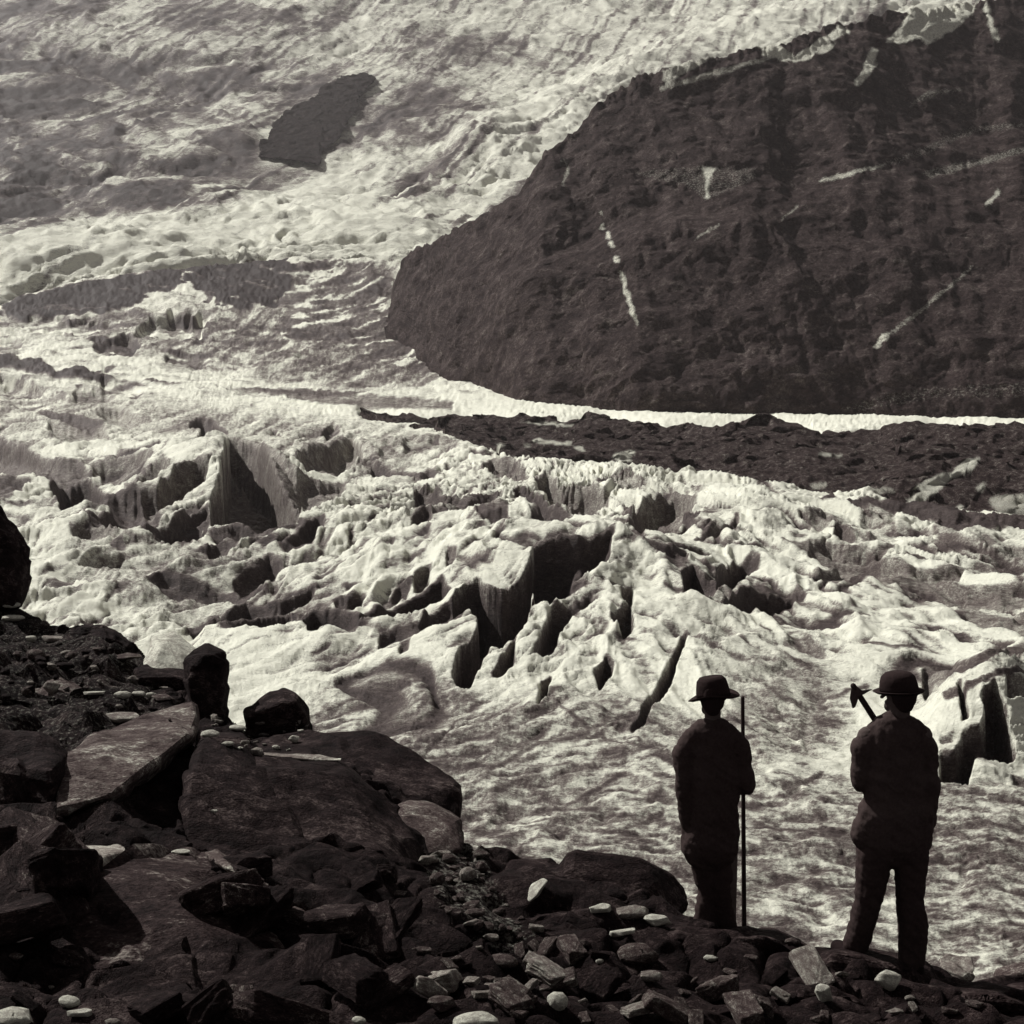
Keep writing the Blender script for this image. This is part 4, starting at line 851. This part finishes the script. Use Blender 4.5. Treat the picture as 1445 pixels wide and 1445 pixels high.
def round_cone(bm, a, b, ra, rb, seg=14, fa=1.0):
    """capsule with different end radii; fa flattens front-to-back"""
    a = Vector(a); b = Vector(b); ax = b - a; L = ax.length
    if L < 1e-6: ax = Vector((0, 0, 1)); L = 1e-6
    q = ax.to_track_quat('Z', 'Y'); rings = []
    prof = [(-math.cos(t), math.sin(t)) for t in (0.25, .7, 1.15, 1.57)]
    pr = [(ra * c, ra * s) for c, s in prof] + [(L + rb * math.sin(t), rb * math.cos(t)) for t in (0, .42, .87, 1.32)]
    pv = bm.verts.new(a + q @ Vector((0, 0, -ra))) ; last = None
    tops = []
    for h, r in pr:
        ring = []
        for k in range(seg):
            an = 2 * math.pi * k / seg
            v = a + q @ Vector((r * math.cos(an), r * math.sin(an), h)); v.y = (v.y - (a.y + (b.y - a.y) * max(0, min(1, h / L)))) * fa + (a.y + (b.y - a.y) * max(0, min(1, h / L)))
            ring.append(bm.verts.new(v))
        tops.append(ring)
    for k in range(seg): bm.faces.new((pv, tops[0][(k + 1) % seg], tops[0][k]))
    for r0, r1 in zip(tops, tops[1:]):
        for k in range(seg): bm.faces.new((r0[k], r0[(k + 1) % seg], r1[(k + 1) % seg], r1[k]))
    ev = bm.verts.new(a + q @ Vector((0, 0, L + rb)))
    for k in range(seg): bm.faces.new((tops[-1][k], tops[-1][(k + 1) % seg], ev))
def fused(name, segs, mat, parent, voxel=.012, smooth=6, wrinkle=0, seed=0, extra=None):
    bm = bmesh.new()
    for s in segs: round_cone(bm, *s)
    if extra: extra(bm)
    bmesh.ops.recalc_face_normals(bm, faces=bm.faces)
    me = bpy.data.meshes.new(name + '_src'); bm.to_mesh(me); bm.free()
    o = bpy.data.objects.new(name + '_src', me); col.objects.link(o)
    m = o.modifiers.new('r', 'REMESH'); m.mode = 'VOXEL'; m.voxel_size = voxel
    m = o.modifiers.new('s', 'SMOOTH'); m.iterations = smooth; m.factor = .5
    dg = C.evaluated_depsgraph_get(); ev = o.evaluated_get(dg); nm = bpy.data.meshes.new_from_object(ev)
    bpy.data.objects.remove(o); bpy.data.meshes.remove(me)
    nm.name = name
    n = len(nm.vertices); co = np.empty(n * 3, np.float32); nm.vertices.foreach_get('co', co); co = co.reshape(-1, 3)
    if wrinkle:
        no = np.empty(n * 3, np.float32); nm.vertices.foreach_get('normal', no); no = no.reshape(-1, 3)
        x, y, z = co.T
        d = (1 - np.abs(fbm3(x / .10, y / .14, z / .085 + x / .12, 3, seed, .5))) - .6
        nm.vertices.foreach_set('co', (co + no * (d * wrinkle)[:, None]).ravel())
    nm.materials.clear(); nm.materials.append(mat)
    nm.polygons.foreach_set('use_smooth', [True] * len(nm.polygons)); nm.update()
    ob = bpy.data.objects.new(name, nm); col.objects.link(ob); ob.parent = parent; return ob
def hat(parent, c, r, h, brim, tilt, yaw, crown='round', pinch=0, wv=.08):
    """felt hat: crown and brim as two parts"""
    root = Vector(c)
    rot = Matrix.Rotation(yaw, 4, 'Z') @ Matrix.Rotation(tilt, 4, 'X')
    def lathe(name, prof, squash=1.0, wav=0):
        bm = bmesh.new(); seg = 40; rings = []
        for rr, zz in prof:
            rings.append([bm.verts.new(root + rot @ Vector((rr * math.cos(2 * math.pi * k / seg) * squash, rr * math.sin(2 * math.pi * k / seg) * 1.12, zz + wav * rr * rr * math.cos(4 * math.pi * k / seg) * 8 - pinch * (zz > h * .7) * max(0, 1 - abs(math.cos(2 * math.pi * k / seg)) * 2)))) for k in range(seg)])
        for a, b in zip(rings, rings[1:]):
            for k in range(seg): bm.faces.new((a[k], a[(k + 1) % seg], b[(k + 1) % seg], b[k]))
        bm.faces.new(rings[0]); bm.faces.new(rings[-1])
        bmesh.ops.recalc_face_normals(bm, faces=bm.faces)
        me = bpy.data.meshes.new(name); bm.to_mesh(me); bm.free(); me.materials.append(MAT['felt'])
        me.polygons.foreach_set('use_smooth', [True] * len(me.polygons))
        o = bpy.data.objects.new(name, me); col.objects.link(o); o.parent = parent; return o
    if crown == 'soft': prof_c = [(r, 0), (r * .99, h * .25), (r * .93, h * .55), (r * .86, h * .8), (r * .68, h * .97), (r * .4, h * .98), (r * .1, h * .92)]
    else: prof_c = None
    cr = lathe('hat_crown', prof_c or [(r * 1.0, 0), (r * 1.02, h * .2), (r * .99, h * .5), (r * .9, h * .75), (r * .7, h * .92), (r * .4, h), (r * .1, h * (1.01 if crown == 'round' else .9))])
    br = lathe('hat_brim', [(r * .98, -.004), (r + brim * .5, -.006), (r + brim, .004), (r + brim + .004, .009), (r + brim * .9, .010), (r * .98, .006)], wav=wv)
    return cr, br
def hand_segs(w, d, side, palm=.085, spread=.22, curl=.35, thumb=True, nrm=(0, -1, 0)):
    """palm plus four unequal bent fingers and a thumb; w wrist, d direction of the hand"""
    w = Vector(w); d = Vector(d).normalized(); n = Vector(nrm); n = (n - d * n.dot(d)).normalized(); s = d.cross(n).normalized() * side
    out = []
    for k, off in enumerate((-.028, -.010, .010, .028)):
        out.append((w, w + d * palm + s * off, .022, .0125, 8))
        L = (.062, .076, .080, .068)[k]; base = w + d * palm + s * off; dd = (d + s * (k - 1.5) * spread * .3).normalized()
        k1 = base + dd * L * .5; d2 = (dd + n * curl * 1.6).normalized(); k2 = k1 + d2 * L * .32; d3 = (dd * .5 + n * curl * 3).normalized()
        out += [(base, k1, .0105, .0095, 8), (k1, k2, .0095, .009, 8), (k2, k2 + d3 * L * .26, .009, .0075, 8)]
    t0 = w + d * .025 + s * .024; t1 = t0 + (d * .6 + s * .7 + n * .25).normalized() * .042; out += [(t0, t1, .015, .012, 8), (t1, t1 + (d * .9 + s * .2 + n * .5).normalized() * .034, .0115, .009, 8)]
    return out

def S(px, py, dy=0):      # filled per man: photo pixel -> local metres
    return None
def make_man(label, foot_px, foot_py, Y, cx, build):
    org = at(foot_px, foot_py, Y); s = Y / (F * math.cos(math.atan(-float(slope_of(foot_py)))) ) 
    root = bpy.data.objects.new('person', None); root.location = org; col.objects.link(root)
    tag(root, label, 'person')
    sx = Y / F
    def P(px, py, dy=0.0):
        p = at(px, py, Y + dy); return p - org
    build(root, P); return root

def man_left(root, P):
    # body (one continuous figure)
    hip = P(1012,1195); chest = P(1006,1075); neck = P(1006,1020); head = P(1005,992)
    hl, hr = P(998,1205,.0), P(1024,1205,.02)
    kl, kr = P(1002,1262,.03), P(1028,1262,.0); al, ar = P(990,1326,.0), P(1030,1322,.02)
    shl, shr = P(972,1050), P(1040,1050); el, er = P(966,1120,-.02), P(1054,1108,.02); wl, wr = P(967,1178,.02), P(1045,1082,.22)
    hand_l = P(966,1180, .02)
    segs = [(hip, chest, .13, .15, 14, .75), (chest, neck, .15, .05, 14, .75), (neck, head, .052, .055), (head + Vector((0, .005, .005)), head + Vector((-.004, .02, .07)), .072, .082),
        (shl, el, .05, .038), (el, wl, .04, .026), (shr, er, .05, .038), (er, wr, .04, .026), (shl, shr, .06, .06),
        (hl, kl, .08, .055), (kl, al, .054, .038), (hr, kr, .08, .055), (kr, ar, .054, .038)]
    hd = head + Vector((-.03, .06, .03))
    segs += [(head + Vector((-.034, .078, .02)), head + Vector((-.045, .100, -.008)), .010, .013, 8), (head + Vector((-.005, .015, .0)), head + Vector((-.028, .055, -.055)), .062, .036), (head + Vector((-.045, .072, -.03)), head + Vector((-.020, .085, -.03)), .010, .010, 8),
        (head + Vector((-.078, .0, .02)), head + Vector((-.082, -.012, .035)), .010, .014, 8), (head + Vector((.076, .0, .02)), head + Vector((.080, -.012, .035)), .010, .014, 8)]
    segs += hand_segs(wl, (0, .1, -1), -1, curl=.3, nrm=(1, .3, 0)) + hand_segs(wr, (-.45, .3, .5), 1, curl=.9, nrm=(0, -1, .3))
    for sgn, a in ((-1, al), (1, ar)): segs += [(a, a + Vector((sgn * .03, .14, -.045)), .04, .034)]
    fused('body', segs, MAT['skin'], root, .0065, 3)
    # jacket: sack coat to the hip
    j = [(P(1005,1042), P(1006,1090), .155, .185, 16, .72), (P(1006,1090), P(1006,1150), .185, .168, 16, .75), (P(1006,1150), P(1004,1182), .172, .175, 16, .8), (P(1004,1180), P(1002,1190), .19, .195, 16, .8),
        (P(985,1036), P(966,1062), .075, .082), (P(1026,1036), P(1042,1056), .075, .08), (P(1005,1026), P(1005,1045), .062, .13, 14, .8),
        (P(966,1060), P(968,1120,-.02), .078, .066), (P(968,1120,-.02), P(972,1172), .066, .052), (P(1042,1056), P(1052,1108,0), .076, .066), (P(1052,1108,0), P(1046,1086,.17), .064, .052),
        (P(974,1172), P(974,1190), .05, .06)]
    fused('jacket', j, MAT['coat'], root, .009, 4, .013, 3)
    fused('collar', [(P(988,1024), P(1005,1019,-.03), .022, .022, 8), (P(1005,1019,-.03), P(1024,1026), .022, .022, 8), (P(988,1024), P(1000,1030,.06), .022, .018, 8), (P(1024,1026), P(1010,1030,.06), .022, .018, 8)], MAT['coat2'], root, .008, 4)
    t = [(P(1004,1180), P(1004,1200), .155, .15, 14, .8), (P(993,1200), P(1001,1260,.02), .105, .075), (P(1001,1260,.02), P(994,1316), .078, .085), (P(1016,1200), P(1018,1260), .10, .075), (P(1018,1260), P(1024,1314,.02), .076, .075)]
    fused('trousers', t, MAT['trousers'], root, .009, 4, .012, 5)
    for sgn, a in ((-1, P(990,1328)), (1, P(1030,1324,.02))):
        fused('boot', [(a + Vector((0, -.01, .05)), a + Vector((0, -.02, .0)), .062, .056), (a + Vector((0, -.03, -.015)), a + Vector((sgn * .045, .19, -.03)), .052, .044, 12)], MAT['boot'], root, .009, 4)
    fused('hair', [(head + Vector((0, -.02, .015)), head + Vector((0, -.02, .07)), .078, .086), (head + Vector((0, -.03, -.025)), head + Vector((0, -.03, .02)), .055, .075)], MAT['hair'], root, .008, 3, .004, 6)
    hat(root, P(1007,983), .100, .135, .048, -.16, R(70), 'soft', .0, .11)
def man_right(root, P):
    hip = P(1262,1190); chest = P(1260,1070); neck = P(1272,1010); head = P(1271,985)
    hl, hr = P(1245,1198), P(1284,1198); kl, kr = P(1226,1268,.0), P(1286,1275,.0); al, ar = P(1209,1342,.05), P(1287,1372,-.05)
    shl, shr = P(1225,1040), P(1300,1038); el, er = P(1214,1108,.0), P(1312,1105,.0); wl, wr = P(1234,1062,.19), P(1304,1172,.10)
    segs = [(hip, chest, .15, .17, 14, .75), (chest, P(1268,1030), .16, .07, 14, .75), (P(1268,1030), head, .06, .06), (head + Vector((0, .0, .0)), head + Vector((-.01, .015, .06)), .076, .088),
        (shl, el, .055, .042), (el, wl, .042, .028), (shr, er, .055, .042), (er, wr, .042, .028), (shl, shr, .065, .065),
        (hl, kl, .085, .06), (kl, al, .058, .04), (hr, kr, .085, .06), (kr, ar, .058, .04)]
    segs += [(head + Vector((-.074, .045, .02)), head + Vector((-.096, .058, -.006)), .010, .013, 8), (head + Vector((-.01, .01, .0)), head + Vector((-.052, .035, -.055)), .064, .036), (head + Vector((-.078, .03, -.03)), head + Vector((-.068, .055, -.03)), .010, .010, 8),
        (head + Vector((.03, -.068, .02)), head + Vector((.035, -.074, .035)), .011, .014, 8), (head + Vector((-.03, .07, .02)), head + Vector((-.03, .075, .035)), .01, .01, 8)]
    segs += hand_segs(wl, (-.25, -.1, .8), -1, curl=.9, nrm=(0, -1, 0)) + hand_segs(wr, (-.1, .15, -1), 1, curl=.35, nrm=(-1, .3, 0))
    for sgn, a in ((-1, al), (1, ar)): segs += [(a, a + Vector((sgn * .05, .14, -.045)), .042, .036)]
    fused('body', segs, MAT['skin'], root, .0065, 3)
    j = [(P(1263,1046), P(1262,1095), .18, .19, 16, .72), (P(1262,1095), P(1262,1140), .19, .175, 16, .76), (P(1262,1140), P(1258,1172), .185, .20, 16, .8), (P(1240,1150), P(1228,1176), .13, .115, 12, .9), (P(1286,1150), P(1290,1182), .13, .11, 12, .9),
        (P(1238,1036), P(1221,1056), .075, .085), (P(1290,1034), P(1303,1056), .08, .085), (P(1270,1018), P(1266,1044), .066, .14, 14, .8),
        (P(1221,1056), P(1215,1102), .078, .064), (P(1215,1102), P(1232,1072,.15), .062, .052), (P(1303,1056), P(1311,1108), .08, .066), (P(1311,1108), P(1308,1160,.06), .066, .052)]
    fused('jacket', j, MAT['coat2'], root, .009, 4, .013, 13)
    fused('collar', [(P(1253,1022), P(1272,1014,-.03), .024, .024, 8), (P(1272,1014,-.03), P(1291,1024), .024, .024, 8), (P(1253,1022), P(1262,1030,.07), .022, .018, 8), (P(1291,1024), P(1276,1032,.07), .022, .018, 8)], MAT['coat'], root, .008, 4)
    t = [(P(1262,1172), P(1262,1188), .165, .16, 14, .8), (P(1236,1196), P(1226,1268), .115, .082), (P(1226,1268), P(1208,1334,.04), .08, .078), (P(1285,1196), P(1284,1270), .11, .08), (P(1284,1270), P(1289,1310,-.02), .082, .088), (P(1289,1310,-.02), P(1286,1358,-.05), .088, .076)]
    fused('trousers', t, MAT['trousers'], root, .009, 4, .012, 15)
    for sgn, a in ((-1, P(1207,1344,.05)), (1, P(1288,1376,-.05))):
        fused('boot', [(a + Vector((0, -.01, .05)), a + Vector((0, -.02, .0)), .064, .058), (a + Vector((0, -.03, -.015)), a + Vector((sgn * .07, .17, -.03)), .054, .046, 12)], MAT['boot'], root, .009, 4)
    fused('hair', [(head + Vector((.01, -.018, .012)), head + Vector((.01, -.012, .06)), .08, .09), (head + Vector((.015, -.028, -.03)), head + Vector((.01, -.02, .02)), .055, .075)], MAT['hair'], root, .008, 3, .004, 16)
    hat(root, P(1268,976), .097, .12, .032, -.06, R(60), 'round', 0, .03)
ml = make_man('man in a dark coat and wide hat resting his right hand on a long stick', 1010, 1330, 10.35, 1010, man_left)
mr = make_man('man in a dark jacket and round hat, legs apart, axe over his left shoulder', 1255, 1362, 9.25, 1255, man_right)
def bar(name, a, b, ra, rb, mat, parent=None, org=None, seg=10):
    bm = bmesh.new(); round_cone(bm, Vector(a) - org, Vector(b) - org, ra, rb, seg)
    bmesh.ops.recalc_face_normals(bm, faces=bm.faces)
    me = bpy.data.meshes.new(name); bm.to_mesh(me); bm.free(); me.materials.append(mat); me.polygons.foreach_set('use_smooth', [True] * len(me.polygons))
    o = bpy.data.objects.new(name, me); col.objects.link(o)
    if parent: o.parent = parent
    else: o.location = org
    return o
# long alpine stick held by the left man
g = at(1050, 1312, 10.5)
st = bpy.data.objects.new('walking_pole', None); st.location = g; col.objects.link(st)
tag(st, 'long thin wooden alpine stick planted beside the left man', 'walking pole')
bar('shaft', at(1050, 1308, 10.5), at(1048, 985, 10.62), .017, .013, MAT['wood'], st, g)
bar('iron_tip', at(1050, 1308, 10.5), at(1050, 1318, 10.5), .014, .004, MAT['steel'], st, g)
# ice axe over the right man's shoulder
g = at(1236, 1066, 9.38)
ax = bpy.data.objects.new('ice_axe', None); ax.location = g; col.objects.link(ax)
tag(ax, 'ice axe leaning over the left shoulder of the right man', 'ice axe')
bar('shaft', at(1262, 1058, 9.46), at(1204, 968, 9.34), .019, .017, MAT['wood'], ax, g)
bm = bmesh.new()
hp = [(1199,985),(1201,972),(1204,963),(1209,968),(1216,974),(1232,972),(1219,980),(1212,982),(1210,990),(1207,998),(1203,1000)]
vs0 = [bm.verts.new(at(x, y, 9.33) - g) for x, y in hp]; vs1 = [bm.verts.new(at(x, y, 9.36) - g) for x, y in hp]
bm.faces.new(vs0); bm.faces.new(vs1[::-1])
for k in range(len(hp)): bm.faces.new((vs0[k], vs0[(k + 1) % len(hp)], vs1[(k + 1) % len(hp)], vs1[k]))
bmesh.ops.recalc_face_normals(bm, faces=bm.faces); bmesh.ops.bevel(bm, geom=list(bm.edges), offset=.003, segments=1, affect='EDGES', clamp_overlap=True)
me = bpy.data.meshes.new('axe_head'); bm.to_mesh(me); bm.free(); me.materials.append(MAT['steel'])
o = bpy.data.objects.new('axe_head', me); col.objects.link(o); o.parent = ax

# ------------------------------------------------------------------ valley air
bm = bmesh.new(); bmesh.ops.create_cube(bm, size=1)
me = bpy.data.meshes.new('haze'); bm.to_mesh(me); bm.free()
hz = bpy.data.objects.new('haze', me); col.objects.link(hz)
zlo, zhi = -70.0, 1200.0
hz.scale = (5200, 4200, zhi - zlo); hz.location = (0, 1900, (zlo + zhi) / 2)
m = bpy.data.materials.new('haze_air'); m.use_nodes = True; t = m.node_tree; t.nodes.clear()
o = t.nodes.new('ShaderNodeOutputMaterial'); pv = t.nodes.new('ShaderNodeVolumePrincipled')
pv.inputs['Density'].default_value = .00006; pv.inputs['Color'].default_value = (.96, .90, .90, 1); pv.inputs['Anisotropy'].default_value = .2
t.links.new(pv.outputs[0], o.inputs['Volume']); me.materials.append(m); tag(hz, kind='stuff')
